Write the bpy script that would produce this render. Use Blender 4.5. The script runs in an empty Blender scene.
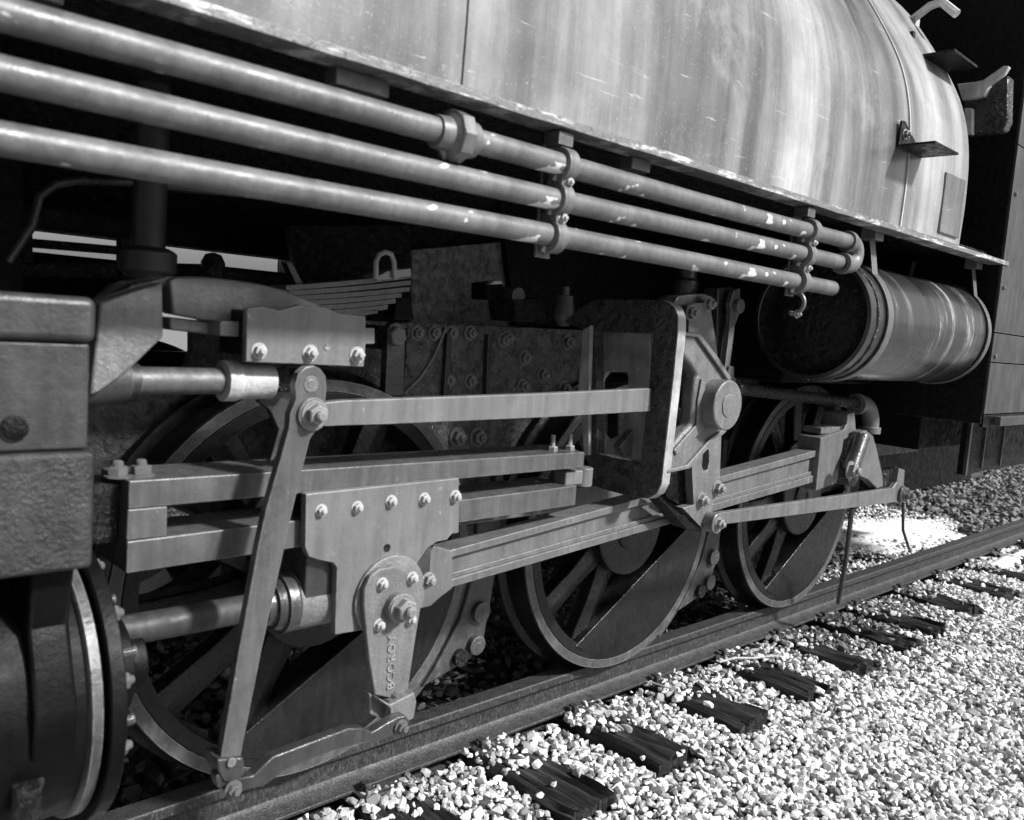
import bpy, bmesh, math, random
import numpy as np
from mathutils import Vector, Matrix, noise
random.seed(7); RNG = np.random.default_rng(7)
S = bpy.context.scene
COL = S.collection
R = math.radians

# ------------------------------------------------------------------ camera
YAW, PIT, ROL, FPX = 0.80163, 0.09604, 0.07365, 865.8
CAMP = Vector((-2.6047, -2.0099, 1.2755))
_F = Vector((math.cos(YAW)*math.cos(PIT), math.sin(YAW)*math.cos(PIT), -math.sin(PIT)))
_r = Vector((math.sin(YAW), -math.cos(YAW), 0)); _u = _r.cross(_F)
_R = _r*math.cos(ROL) + _u*math.sin(ROL); _U = -_r*math.sin(ROL) + _u*math.cos(ROL)
cd = bpy.data.cameras.new('camera'); cam = bpy.data.objects.new('camera', cd); COL.objects.link(cam)
m = Matrix((_R, _U, -_F)).transposed().to_4x4(); m.translation = CAMP
cam.matrix_world = m
cd.sensor_width = 36; cd.sensor_fit = 'HORIZONTAL'; cd.lens = FPX/1024*36
cd.clip_start = 0.05; cd.clip_end = 3000
cd.dof.use_dof = True; cd.dof.focus_distance = 3.3; cd.dof.aperture_fstop = 4.2
S.camera = cam

# ------------------------------------------------------------------ world, sun, exposure
SUN_EL, SUN_AZ = 39, -64        # azimuth of the sun seen from the scene, measured from +X towards +Y
w = bpy.data.worlds.new('World'); S.world = w; w.use_nodes = True
nt = w.node_tree; nt.nodes.clear()
sky = nt.nodes.new('ShaderNodeTexSky'); sky.sky_type = 'NISHITA'; sky.sun_disc = False
sky.sun_elevation = R(SUN_EL); sky.sun_rotation = R(90-SUN_AZ)
sky.dust_density = 3.0
bw = nt.nodes.new('ShaderNodeRGBToBW'); bg = nt.nodes.new('ShaderNodeBackground'); out = nt.nodes.new('ShaderNodeOutputWorld')
bg.inputs['Strength'].default_value = 0.06
nt.links.new(sky.outputs[0], bw.inputs[0]); nt.links.new(bw.outputs[0], bg.inputs[0]); nt.links.new(bg.outputs[0], out.inputs[0])
sl = bpy.data.lights.new('sun', 'SUN'); sl.energy = 3.7; sl.angle = R(5); sl.color = (1, 1, 1)
so = bpy.data.objects.new('sun', sl); COL.objects.link(so)
sd = Vector((math.cos(R(SUN_EL))*math.cos(R(SUN_AZ)), math.cos(R(SUN_EL))*math.sin(R(SUN_AZ)), math.sin(R(SUN_EL))))
so.rotation_euler = sd.to_track_quat('Z', 'Y').to_euler(); so.location = (0, -6, 8)
S.view_settings.view_transform = 'Standard'; S.view_settings.look = 'None'
S.view_settings.exposure = 0.85; S.view_settings.gamma = 1.0

# ------------------------------------------------------------------ pixel of the photograph -> point on a plane of the real place
def ray(x, y): return _F + _R*((x-512)/FPX) - _U*((y-410)/FPX)
def at(x, y, Y):
    d = ray(x, y); return CAMP + d*((Y-CAMP.y)/d.y)
def atX(x, y, X):
    d = ray(x, y); return CAMP + d*((X-CAMP.x)/d.x)
def xz(pts, Y): return [(at(a, b, Y).x, at(a, b, Y).z) for a, b in pts]

# ------------------------------------------------------------------ materials (all grey: the photograph is monochrome)
class NT:
    def __init__(s, name):
        s.m = bpy.data.materials.new(name); s.m.use_nodes = True; s.t = s.m.node_tree; s.t.nodes.clear()
        s.b = s.n('ShaderNodeBsdfPrincipled'); o = s.n('ShaderNodeOutputMaterial'); s.l(s.b.outputs[0], o.inputs[0])
        s.c = s.n('ShaderNodeTexCoord').outputs['Object']
    def n(s, k): return s.t.nodes.new(k)
    def l(s, a, b): s.t.links.new(a, b)
    def noise(s, scale, detail=6, rough=.6, stretch=None, dist=0):
        t = s.n('ShaderNodeTexNoise'); t.inputs['Scale'].default_value = scale; t.inputs['Detail'].default_value = detail
        t.inputs['Roughness'].default_value = rough; t.inputs['Distortion'].default_value = dist
        v = s.c
        if stretch:
            mp = s.n('ShaderNodeMapping'); mp.inputs['Scale'].default_value = stretch; s.l(s.c, mp.inputs[0]); v = mp.outputs[0]
        s.l(v, t.inputs['Vector']); return t.outputs['Fac']
    def ramp(s, fac, stops):
        r = s.n('ShaderNodeValToRGB'); e = r.color_ramp.elements
        while len(e) < len(stops): e.new(.5)
        for i, (p, v) in enumerate(stops): e[i].position = p; e[i].color = (v, v, v, 1)
        s.l(fac, r.inputs[0]); return r.outputs[0]
    def mix(s, fac, a, b, mode='MIX'):
        x = s.n('ShaderNodeMix'); x.data_type = 'RGBA'; x.blend_type = mode
        for i_, v in ((0, fac), (6, a), (7, b)):
            if not isinstance(v, (int, float)): s.l(v, x.inputs[i_])
            else: x.inputs[i_].default_value = v if i_ == 0 else (v, v, v, 1)
        return x.outputs[2]
    def math(s, op, a, b=0.):
        x = s.n('ShaderNodeMath'); x.operation = op
        for i, v in enumerate((a, b)):
            if isinstance(v, (int, float)): x.inputs[i].default_value = v
            else: s.l(v, x.inputs[i])
        return x.outputs[0]
    def bump(s, h, strength, dist=.01, prev=None):
        b = s.n('ShaderNodeBump'); b.inputs['Strength'].default_value = strength; b.inputs['Distance'].default_value = dist
        s.l(h, b.inputs['Height'])
        if prev: s.l(prev, b.inputs['Normal'])
        s.l(b.outputs[0], s.b.inputs['Normal']); return b.outputs[0]
    def edge(s, radius=.004):
        bv = s.n('ShaderNodeBevel'); bv.samples = 4; bv.inputs['Radius'].default_value = radius
        g = s.n('ShaderNodeNewGeometry'); d = s.n('ShaderNodeVectorMath'); d.operation = 'DOT_PRODUCT'
        s.l(bv.outputs[0], d.inputs[0]); s.l(g.outputs['Normal'], d.inputs[1])
        return s.ramp(d.outputs['Value'], [(.90, 1), (.985, 0)])
    def set(s, col=None, rough=None, metal=None, spec=None):
        for k, v in (('Base Color', col), ('Roughness', rough), ('Metallic', metal), ('Specular IOR Level', spec)):
            if v is None: continue
            if isinstance(v, (int, float)): s.b.inputs[k].default_value = (v, v, v, 1) if k == 'Base Color' else v
            else: s.l(v, s.b.inputs[k])

def painted(name, base, rough=.38, streak=.35, spot=.25, bump=.12, grime=.0, metal=0., spec=.5, wear=.8, sun_spots=0, coat=0):
    t = NT(name)
    a = t.ramp(t.noise(9, 5, .6), [(.3, base*(1-spot)), (.7, base*(1+spot))])
    st = t.ramp(t.noise(14, 4, .6, (3.2, 3.2, .35)), [(.3, 1-streak), (.7, 1+streak*.3)])
    c = t.mix(1., a, st, 'MULTIPLY')
    sp = t.ramp(t.noise(160, 3, .7), [(.3, .72), (.5, 1.)])
    c = t.mix(.6, c, sp, 'MULTIPLY')
    ch = t.ramp(t.noise(38, 5, .7), [(.665, 0), (.70, 1)])
    c = t.mix(ch, c, base*1.7)
    if sun_spots:
        c = t.mix(t.ramp(t.noise(17, 2, .4, (1, 1.6, 1.6)), [(.685, 0), (.71, sun_spots)]), c, .8)  # pale spots: sun dapples and reflections painted onto the pipes
    if grime:
        g = t.ramp(t.noise(22, 6, .7), [(.5-.1*grime, 0), (.62, 1)])
        c = t.mix(t.math('MULTIPLY', g, grime), c, .02)
    if wear:
        e = t.math('MULTIPLY', t.edge(), t.ramp(t.noise(45, 5, .8), [(.40, 0), (.55, wear)]))
        c = t.mix(e, c, min(.8, base*3+.08))
    t.set(c, t.ramp(t.noise(26, 4), [(.3, rough*.75), (.75, min(1, rough*1.35))]), metal, spec)
    b = t.bump(t.noise(120, 4, .7), bump, .004)
    b = t.bump(t.noise(18, 4), bump*.8, .01, b)
    if coat: t.b.inputs['Coat Weight'].default_value = coat; t.b.inputs['Coat Roughness'].default_value = .10; t.l(b, t.b.inputs['Coat Normal'])
    return t.m
def greasy(name, base=.012, rough=.28, bump=.6, glint=.10, scale=1., spec=.3, wear=.5, coat=.25):
    t = NT(name)
    n1 = t.noise(38*scale, 5, .65, None, .6); n2 = t.noise(120*scale, 4, .75); n3 = t.noise(9*scale, 4, .6)
    f = t.ramp(n2, [(.60, 0), (.66, 1)])  # small bright specks: sparkle painted into the grease colour
    c = t.mix(f, t.ramp(n1, [(.35, base*.5), (.7, base*2.)]), glint)
    du = t.ramp(n3, [(.52, 0), (.75, 1)])
    c = t.mix(t.math('MULTIPLY', du, .4), c, base*2.5+.006)
    if wear:
        e = t.math('MULTIPLY', t.edge(), t.ramp(t.noise(45, 5, .8), [(.42, 0), (.6, wear)]))
        c = t.mix(e, c, .22)
    t.set(c, t.ramp(t.noise(25*scale, 5, .8), [(.35, rough*.5), (.7, min(1, rough*2.2))]), 0., spec)
    t.b.inputs['Coat Weight'].default_value = coat; t.b.inputs['Coat Roughness'].default_value = .12
    b = t.bump(n1, bump, .022); b = t.bump(n2, bump*.6, .006, b); t.l(b, t.b.inputs['Coat Normal'])
    return t.m

M = {}
M['rod'] = painted('rod_grey_paint', .14, .30, .3, .18, .12, grime=.10)
M['sleek'] = painted('sleek_black_paint', .009, .30, .4, .5, .25, grime=.5, spec=.25, coat=.22, wear=.35)
M['dull'] = painted('dull_black_paint', .004, .45, .4, .5, .3, spec=.15, wear=0)
M['spoke'] = painted('spoke_black_paint', .008, .28, .4, .5, .5, spec=.3, coat=.15, wear=0)
M['rodsteel'] = painted('piston_rod_steel', .05, .5, .4, .4, .2, spec=.3, wear=0)
M['casing_low'] = painted('pitted_casing_paint', .032, .45, .4, .5, .9, grime=.5)
M['bar'] = painted('slide_bar_paint', .10, .30, .35, .22, .14, grime=.2)
M['rod_dark'] = painted('rod_grime_paint', .05, .3, .4, .35, .3, grime=.5, coat=.4)
M['cast'] = painted('cast_grey_paint', .165, .34, .25, .2, .6, grime=.12)
M['plate'] = painted('plate_pale_paint', .16, .34, .25, .14, .10, grime=.0)
M['steel'] = painted('worn_steel', .13, .46, .35, .4, .2, metal=.3, grime=.35)
M['block'] = painted('casing_paint', .042, .42, .35, .35, .3, grime=.3)
M['pipe'] = painted('pipe_paint', .14, .42, .25, .4, .2, wear=0, sun_spots=.8)
M['bolt'] = painted('bolt_steel', .20, .30, .1, .3, .3, grime=.3)
M['bolt_bright'] = painted('bright_nut', .36, .25, .05, .3, .3)
M['bolt_dark'] = greasy('greasy_bolt', .22, .25, .8, .5)
M['black'] = greasy('black_grease', .003, .22, 1., .10)
M['black_fine'] = greasy('black_paint', .003, .35, .5, .03, spec=.15, coat=.05)
M['gunk'] = greasy('caked_gunk', .035, .24, 1., .40, .8)
M['yoke'] = greasy('yoke_black_paint', .045, .24, .9, .22, .9)
M['frame'] = greasy('frame_plate_grime', .11, .25, 1., .45, .8)
M['firebox'] = greasy('dusty_lagging', .2, .5, 1., .5, .9)
M['wheel'] = painted('wheel_paint', .012, .26, .5, .5, .35, grime=.2, spec=.3, coat=.22, wear=.6)
M['wheel_dark'] = greasy('wheel_grease', .005, .18, 1., .22)
M['tread'] = painted('tyre_steel', .10, .3, .3, .4, .4, grime=.5, coat=.2)
M['brake'] = painted('brake_grime', .07, .42, .4, .4, .6, grime=.4)
M['edge'] = painted('bright_edge_steel', .42, .35, .2, .4, .4)
M['cab'] = painted('cab_paint', .055, .38, .55, .3, .1)
M['white_scale'] = painted('scaly_white_paint', .6, .5, .2, .3, .5)

t = NT('board_edge_paint')
k = t.ramp(t.noise(9, 6, .75, (1, 1, 6)), [(.52, .16), (.64, .62)])
k = t.mix(t.ramp(t.noise(60, 4, .8), [(.35, 1), (.45, 0)]), k, .05)
t.set(k, .5); t.bump(t.noise(70, 4), .4, .006); M['board'] = t.m

# the tank side: stain streaks with painted-in reflections, scuffs
t = NT('tank_side_paint')
s1 = t.ramp(t.noise(1.5, 4, .55, (1, .10, .10), .6), [(.36, .07), (.47, .16), (.56, .27), (.66, .40)])
s3 = t.ramp(t.noise(7, 5, .6, (1, .06, .09), .3), [(.36, .38), (.5, .95), (.66, 1.4)])
c = t.mix(.8, s1, s3, 'MULTIPLY')
s2 = t.ramp(t.noise(48, 4, .7, (1, .03, .05)), [(.3, .75), (.7, 1.2)])
c = t.mix(.6, c, s2, 'MULTIPLY')
c = t.mix(.5, c, t.ramp(t.noise(4, 7, .75), [(.35, .32), (.65, 1.1)]), 'MULTIPLY')
c = t.mix(t.ramp(t.noise(150, 4, .8), [(.60, 0), (.66, .6)]), c, .45)
scr = t.ramp(t.noise(8, 5, .75, (.5, 1, 6.), .8), [(.64, 0), (.68, .6)])
c = t.mix(scr, c, .6)
wo = t.ramp(t.noise(2.2, 6, .7, (1, .4, .5), .5), [(.60, 0), (.70, .75)])
c = t.mix(t.math('MULTIPLY', wo, .6), c, .42)
t.set(c, t.ramp(t.noise(6, 5, .7, (1, .2, .3)), [(.3, .20), (.7, .42)]), 0, .6)
t.b.inputs['Coat Weight'].default_value = .3; t.b.inputs['Coat Roughness'].default_value = .22
b = t.bump(t.noise(190, 3, .7), .10, .003); b = t.bump(t.noise(1.6, 3), .5, .04, b); b = t.bump(t.noise(9, 3, .5, (1, .1, .2)), .25, .01, b); t.l(b, t.b.inputs['Coat Normal']); M['tank'] = t.m

# reservoir: bright reflected streaks painted in as rings round the drum
t = NT('drum_paint')
s1 = t.ramp(t.noise(9, 6, .8, (1, .16, .16), .3), [(.40, .018), (.54, .035), (.60, .10), (.67, .6)])
c = t.mix(.5, s1, t.ramp(t.noise(6, 5), [(.3, .4), (.7, 1.3)]), 'MULTIPLY')
t.set(c, t.ramp(t.noise(16, 5, .7, (1, .1, .1)), [(.3, .18), (.7, .42)]), .25, .6)
t.b.inputs['Coat Weight'].default_value = .5; t.b.inputs['Coat Roughness'].default_value = .15
t.bump(t.noise(60, 4, .7, (1, .1, .1)), .15, .004); M['drum'] = t.m

# rail
t = NT('rail_steel')
c = t.ramp(t.noise(40, 6, .7, (.5, 1, 1)), [(.3, .012), (.7, .045)])
c = t.mix(t.ramp(t.noise(180, 3, .8, (1, 1, .4)), [(.5, 0), (.68, .6)]), c, .16)
t.set(c, t.ramp(t.noise(30, 4), [(.3, .35), (.7, .65)]), .2); t.bump(t.noise(150, 4, .7), .4, .004); M['rail'] = t.m

# sleeper timber: grain along local Y, dark creosote
t = NT('creosoted_timber')
g = t.noise(11, 8, .75, (1, .07, 1), .4); g2 = t.noise(60, 6, .8, (1, .05, 1))
c = t.ramp(g2, [(.4, .006), (.58, .035), (.75, .20)])
c = t.mix(t.ramp(t.noise(9, 5), [(.5, 0), (.8, .4)]), c, .10)
t.set(c, t.ramp(g, [(.3, .45), (.7, .85)])); b = t.bump(g, 1., .03); t.bump(g2, .9, .008, b); M['wood'] = t.m

# stones: tone per stone from a mesh attribute
def stone_mat(name, lo, hi):
    t = NT(name)
    a = t.n('ShaderNodeAttribute'); a.attribute_name = 'tone'
    c = t.ramp(a.outputs['Fac'], [(0, lo*.5), (.15, (lo+hi)/4), (.45, hi*.66), (1, hi)])
    c = t.mix(.5, c, t.ramp(t.noise(70, 5, .7), [(.3, .55), (.65, 1.15)]), 'MULTIPLY')
    c = t.mix(t.ramp(t.noise(170, 3, .8), [(.63, 0), (.68, .6)]), c, lo)
    t.set(c, .8, 0, .3); t.bump(t.noise(180, 5, .75), .6, .006); return t.m
M['gravel'] = stone_mat('limestone', .12, .92)
M['ballast'] = stone_mat('sooty_shaded_ballast', .02, .30)  # dirt plus the shade under the engine, both in the colour
t = NT('ground_grit')
c = t.ramp(t.noise(28, 8, .8), [(.35, .05), (.5, .22), (.65, .55)])
t.set(c, .9, 0, .2); t.bump(t.noise(30, 6, .8), 1, .03); M['ground'] = t.m
t = NT('fine_grit')
c = t.ramp(t.noise(60, 8, .8), [(.35, .02), (.6, .12), (.75, .3)])
t.set(c, .9, 0, .2); t.bump(t.noise(60, 6, .8), 1, .02); M['soot_ground'] = t.m
t = NT('painted_sunlight'); t.set(t.ramp(t.noise(40, 6, .8), [(.3, .6), (.6, .85)]), .9); t.bump(t.noise(60, 6, .8), .8, .01); M['sun_patch'] = t.m  # white that stands in for sunlight on the ballast
t = NT('dead_leaf'); a = t.n('ShaderNodeAttribute'); a.attribute_name = 'tone'
t.set(t.ramp(a.outputs['Fac'], [(0, .03), (.7, .14), (1, .4)]), .6); M['leaf'] = t.m
t = NT('dry_twig'); t.set(t.ramp(t.noise(40, 4), [(.3, .25), (.7, .5)]), .8); M['twig'] = t.m

# ------------------------------------------------------------------ mesh building
WL = {}
def link(o, parent, wloc):
    COL.objects.link(o); WL[o.name] = Vector(wloc)
    if parent is not None:
        o.parent = parent; o.location = Vector(wloc) - WL[parent.name]
    else: o.location = wloc
    return o
class MB:
    def __init__(s): s.bm = bmesh.new()
    def _add(s, verts, faces):
        v = [s.bm.verts.new(p) for p in verts]
        for f in faces:
            try: s.bm.faces.new([v[i] for i in f])
            except ValueError: pass
        return s
    def box(s, x0, x1, y0, y1, z0, z1):
        P = [(x, y, z) for x in (x0, x1) for y in (y0, y1) for z in (z0, z1)]
        return s._add(P, [(0,1,3,2),(4,6,7,5),(0,4,5,1),(2,3,7,6),(0,2,6,4),(1,5,7,3)])
    def prism(s, poly, a, b, axis='Y'):
        def p3(u, v, w): return (u, w, v) if axis == 'Y' else ((w, u, v) if axis == 'X' else (u, v, w))
        n = len(poly)
        P = [p3(u, v, a) for u, v in poly] + [p3(u, v, b) for u, v in poly]
        return s._add(P, [tuple(range(n)), tuple(range(2*n-1, n-1, -1))] + [(i, i+n, (i+1) % n+n, (i+1) % n) for i in range(n)])
    def holed(s, outer, holes, a, b, axis='Y'):
        def p3(u, v, w): return Vector((u, w, v)) if axis == 'Y' else Vector((w, u, v))
        tmp = bmesh.new(); es = []
        for lp in [outer]+holes:
            vs = [tmp.verts.new(p3(u, v, a)) for u, v in lp]
            for i in range(len(vs)): es.append(tmp.edges.new((vs[i], vs[(i+1) % len(vs)])))
        bmesh.ops.triangle_fill(tmp, use_beauty=True, use_dissolve=False, edges=es)
        g = bmesh.ops.extrude_face_region(tmp, geom=tmp.faces[:])
        d = p3(0, 0, b) - p3(0, 0, a)
        bmesh.ops.translate(tmp, vec=d, verts=[x for x in g['geom'] if isinstance(x, bmesh.types.BMVert)])
        tmp.verts.index_update()
        s._add([v.co.copy() for v in tmp.verts], [[v.index for v in f.verts] for f in tmp.faces]); tmp.free(); return s
    def lathe(s, p, d, prof, seg=32, caps=True):
        d = Vector(d).normalized(); p = Vector(p)
        u = d.orthogonal().normalized() if abs(d.y) < .9 else Vector((1, 0, 0)); v = d.cross(u)
        rings = []; P = []; F = []
        for t_, r_ in prof:
            for i in range(seg):
                an = 2*math.pi*i/seg; P.append(p + d*t_ + (u*math.cos(an)+v*math.sin(an))*r_)
        for k in range(len(prof)-1):
            for i in range(seg):
                j = (i+1) % seg; F.append((k*seg+i, k*seg+j, (k+1)*seg+j, (k+1)*seg+i))
        if caps:
            F.append(tuple(range(seg-1, -1, -1))); F.append(tuple((len(prof)-1)*seg+i for i in range(seg)))
        return s._add(P, F)
    def cyl(s, a, b, r, seg=24, r2=None):
        a = Vector(a); b = Vector(b); return s.lathe(a, b-a, [(0, r), ((b-a).length, r if r2 is None else r2)], seg)
    def ring(s, p, d, ro, ri, t0, t1, seg=48):
        return s.lathe(p, d, [(t0, ri), (t0, ro), (t1, ro), (t1, ri), (t0, ri)], seg, False)
    def tube(s, pts, r, seg=14):
        pts = [Vector(q) for q in pts]; P = []; F = []; n = len(pts); up = None
        for i, q in enumerate(pts):
            d = (pts[min(i+1, n-1)]-pts[max(i-1, 0)]).normalized()
            if up is None: up = d.orthogonal().normalized()
            u = (up - d*up.dot(d)).normalized(); up = u; v = d.cross(u)
            rr = r[i] if isinstance(r, (list, tuple)) else r
            for k in range(seg):
                a = 2*math.pi*k/seg; P.append(q + (u*math.cos(a)+v*math.sin(a))*rr)
        for i in range(n-1):
            for k in range(seg):
                j = (k+1) % seg; F.append((i*seg+k, i*seg+j, (i+1)*seg+j, (i+1)*seg+k))
        F.append(tuple(range(seg-1, -1, -1))); F.append(tuple((n-1)*seg+k for k in range(seg)))
        return s._add(P, F)
    def rough(s, amt, scale=20.):
        for v in s.bm.verts:
            n = noise.noise_vector(v.co*scale); v.co += n*amt
        return s
    def build(s, name, mat, parent=None, bev=.003, seg=2, ang=32, kind=None, label=None, origin=None):
        bm = s.bm
        bmesh.ops.recalc_face_normals(bm, faces=bm.faces[:])
        for f in bm.faces: f.smooth = True
        for e in bm.edges:
            if len(e.link_faces) == 2: e.smooth = e.calc_face_angle(0) < R(ang)
        co = [v.co for v in bm.verts]
        c = Vector([(min(q[i] for q in co)+max(q[i] for q in co))/2 for i in range(3)]) if origin is None else Vector(origin)
        bmesh.ops.translate(bm, vec=-c, verts=bm.verts[:])
        me = bpy.data.meshes.new(name); bm.to_mesh(me); bm.free()
        me.materials.append(M[mat] if isinstance(mat, str) else mat)
        o = bpy.data.objects.new(name, me); link(o, parent, c)
        if bev:
            b = o.modifiers.new('bevel', 'BEVEL'); b.width = bev; b.segments = seg; b.limit_method = 'ANGLE'; b.angle_limit = R(ang+3)
            b.harden_normals = True; b.use_clamp_overlap = True
        if kind: o['kind'] = kind
        if label: o['label'] = label
        return o
def tag(o, label=None, cat=None, group=None, kind=None):
    for k, v in (('label', label), ('category', cat), ('group', group), ('kind', kind)):
        if v: o[k] = v
    return o
def empty(name, loc, *a, **k):
    o = bpy.data.objects.new(name, None); link(o, None, loc); tag(o, *a, **k); return o
def rot2(poly, a, ox=0, oz=0):
    c, s_ = math.cos(a), math.sin(a); return [(ox+x*c-z*s_, oz+x*s_+z*c) for x, z in poly]
def arc(cx, cz, r, a0, a1, n):
    return [(cx+r*math.cos(R(a0+(a1-a0)*i/(n-1))), cz+r*math.sin(R(a0+(a1-a0)*i/(n-1)))) for i in range(n)]
def rrect(x0, x1, z0, z1, r, n=5):
    return arc(x1-r, z1-r, r, 0, 90, n)+arc(x0+r, z1-r, r, 90, 180, n)+arc(x0+r, z0+r, r, 180, 270, n)+arc(x1-r, z0+r, r, 270, 360, n)

# bolts: one hex head / nut mesh, copied everywhere (axis along local -Y, unit radius 1)
def hexmesh(name, kind):
    b = MB()
    if kind == 'nut':
        b.lathe((0, .05, 0), (0, -1, 0), [(0, 1.30), (.18, 1.30)], 20)
        b.lathe((0, -.13, 0), (0, -1, 0), [(0, .97), (.08, 1.0), (.75, 1.0), (.88, .86)], 6)
        b.lathe((0, -.98, 0), (0, -1, 0), [(0, .52), (.45, .52), (.62, .36)], 12)
    else:
        b.lathe((0, .05, 0), (0, -1, 0), [(0, .97), (.08, 1.0), (.72, 1.0), (.86, .84)], 6)
        b.lathe((0, -.78, 0), (0, -1, 0), [(0, .80), (.10, .70), (.13, .3)], 14)
    bm = b.bm; bmesh.ops.recalc_face_normals(bm, faces=bm.faces[:])
    for f in bm.faces: f.smooth = False
    me = bpy.data.meshes.new(name); bm.to_mesh(me); bm.free(); return me
HEX = {}
for kd in ('nut', 'bolt'):
    for mt in ('bolt', 'bolt_bright', 'bolt_dark'):
        me = hexmesh(kd, kd); me.materials.append(M[mt]); HEX[kd, mt] = me
def bolt(parent, p, r, mt='bolt', kd='nut', d=(0, -1, 0)):
    o = bpy.data.objects.new(kd, HEX[kd, mt]); link(o, parent, p); o.scale = (r, r, r)
    o.rotation_mode = 'QUATERNION'
    o.rotation_quaternion = Vector((0, -1, 0)).rotation_difference(Vector(d)) @ Matrix.Rotation(random.uniform(0, 1), 3, 'Y').to_quaternion()
    return o
def pbolt(parent, x, y, Y, rpx, mt='bolt', kd='nut'):
    p = at(x, y, Y); r = rpx*(p-CAMP).dot(_F)/FPX
    return bolt(parent, p, r, mt, kd)

# ================================================================== THE SETTING
b = MB(); n = 60
b._add([(-500, -500, -.30), (700, -500, -.30), (700, 700, -.30), (-500, 700, -.30)], [(0, 1, 2, 3)])
b.build('ground', 'ground', bev=0, kind='structure')
b = MB(); b.box(-6, 14, -.5, 6, -.296, -.19); tag(b.build('track_bed', 'soot_ground', bev=.03), kind='structure')

def rail(Y0, sgn, label):
    # Y0 outer head face, sgn +1: gauge side towards +Y
    h = [(0, -.004), (.004, 0), (.066, 0), (.070, -.004), (.070, -.030), (.043, -.040), (.043, -.100), (.055, -.113), (.100, -.126), (.100, -.137), (-.030, -.137), (-.030, -.126), (.015, -.113), (.027, -.100), (.027, -.040), (0, -.030)]
    b = MB(); b.prism([(Y0+sgn*a, z) for a, z in h], -5, 6.2 if sgn > 0 else 9, 'X')
    return tag(b.build('rail', 'rail', bev=.003), label, 'rail', 'rails of the track')
rail_near = rail(.045, 1, 'near steel rail under the wheels, beside the open white gravel')
rail_far = rail(.045+.07*2+1.435, -1, 'far steel rail hidden in shade beneath the locomotive')

ties = [-1.58, -1.10, -.64, -.18, .32, .82, 1.30, 1.78, 2.15, 2.75, 3.35, 3.9, 4.5, 5.1]
tl = {-.64: 'cracked black sleeper cut by the bottom edge of the photo', -.18: 'split black sleeper with white stones lying on it, second from bottom',
      .32: 'broad black sleeper end clear of gravel below the middle wheel', .82: 'weathered sleeper with a pale stick lying across its inner part',
      1.30: 'dark flat sleeper below the rear driving wheel', 1.78: 'rotted crumbling sleeper half buried in stones under the drain pipe',
      2.15: 'short dark sleeper close behind the rotted one', 2.75: 'long black sleeper behind the drain pipe, stretching right', 3.35: 'black sleeper near the right edge of the photo beside a sunlit patch'}
for i, X in enumerate(ties):
    b = MB(); nx, ny = 17, 60; L0 = -.42+random.uniform(-.03, .03); wd = .20+random.uniform(-.02, .03); rot = random.uniform(-.03, .03)
    if X == 1.78: wd = .15
    ys = [L0 + (2.2)*(j/(ny-1))**1.6 for j in range(ny)]
    top = []
    for j, yy in enumerate(ys):
        for k2 in range(nx):
            xx = -wd/2 + wd*k2/(nx-1)
            z = -.140 + .014*noise.noise(Vector((xx*30+X*7, yy*2.2, 0))) + .018*noise.noise(Vector((xx*75+X*3, yy*4, 5)))
            crack = noise.noise(Vector((xx*42+X, yy*1.3, 9)))
            if abs(crack) < .10: z -= .020*(1-abs(crack)/.10)
            if X == 1.78: z += .03*noise.noise(Vector((xx*20, yy*12, 2)))
            if k2 in (0, nx-1): z -= .010
            ey = yy + (.045*noise.noise(Vector((xx*45, X, 3))) if j == 0 else 0)
            top.append((X+xx+rot*(yy)+.006*noise.noise(Vector((yy*9, X, k2))), ey, z))
    bot = [(a, b2, -.30) for a, b2, c2 in top]
    F = []
    for j in range(ny-1):
        for k2 in range(nx-1):
            q = j*nx+k2; F.append((q, q+1, q+nx+1, q+nx))
    N = len(top)
    for j in range(ny-1):
        for k2 in (0, nx-1):
            q = j*nx+k2; F.append((q, q+nx, q+nx+N, q+N))
    for k2 in range(nx-1):
        for j in (0, ny-1):
            q = j*nx+k2; F.append((q, q+1, q+1+N, q+N))
    b._add(top+bot, F)
    o = b.build('sleeper', 'wood', bev=0, ang=28)
    tag(o, tl.get(X, 'creosoted timber sleeper under the locomotive'), 'railway sleeper', 'sleepers of the track')
    bp_ = MB(); bp_.box(X-.085, X+.085, -.045, .215, -.1375, -.127); bp_.build('tie_plate', 'rail', o, .002)
    for dx, yy in ((-.05, -.005), (.04, .175)):
        sp_ = MB(); sp_.box(X+dx-.009, X+dx+.009, yy-.012, yy+.006, -.127, -.108); sp_.box(X+dx-.014, X+dx+.014, yy-.014, yy+.018, -.1085, -.100); sp_.build('spike', 'rail', o, .003)
    if X not in tl:
        o['label'] = {-1.58: 'sleeper under the front wheel, mostly hidden by the rail', -1.10: 'dark sleeper end at the bottom edge beside the front wheel rail', 3.9: 'first of the far sleepers past the painted sunlit strip, below the cab',
                      4.5: 'second of the far sleepers below the cab, mostly out of view', 5.1: 'farthest sleeper under the cab, out of view at the right'}[X]

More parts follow.
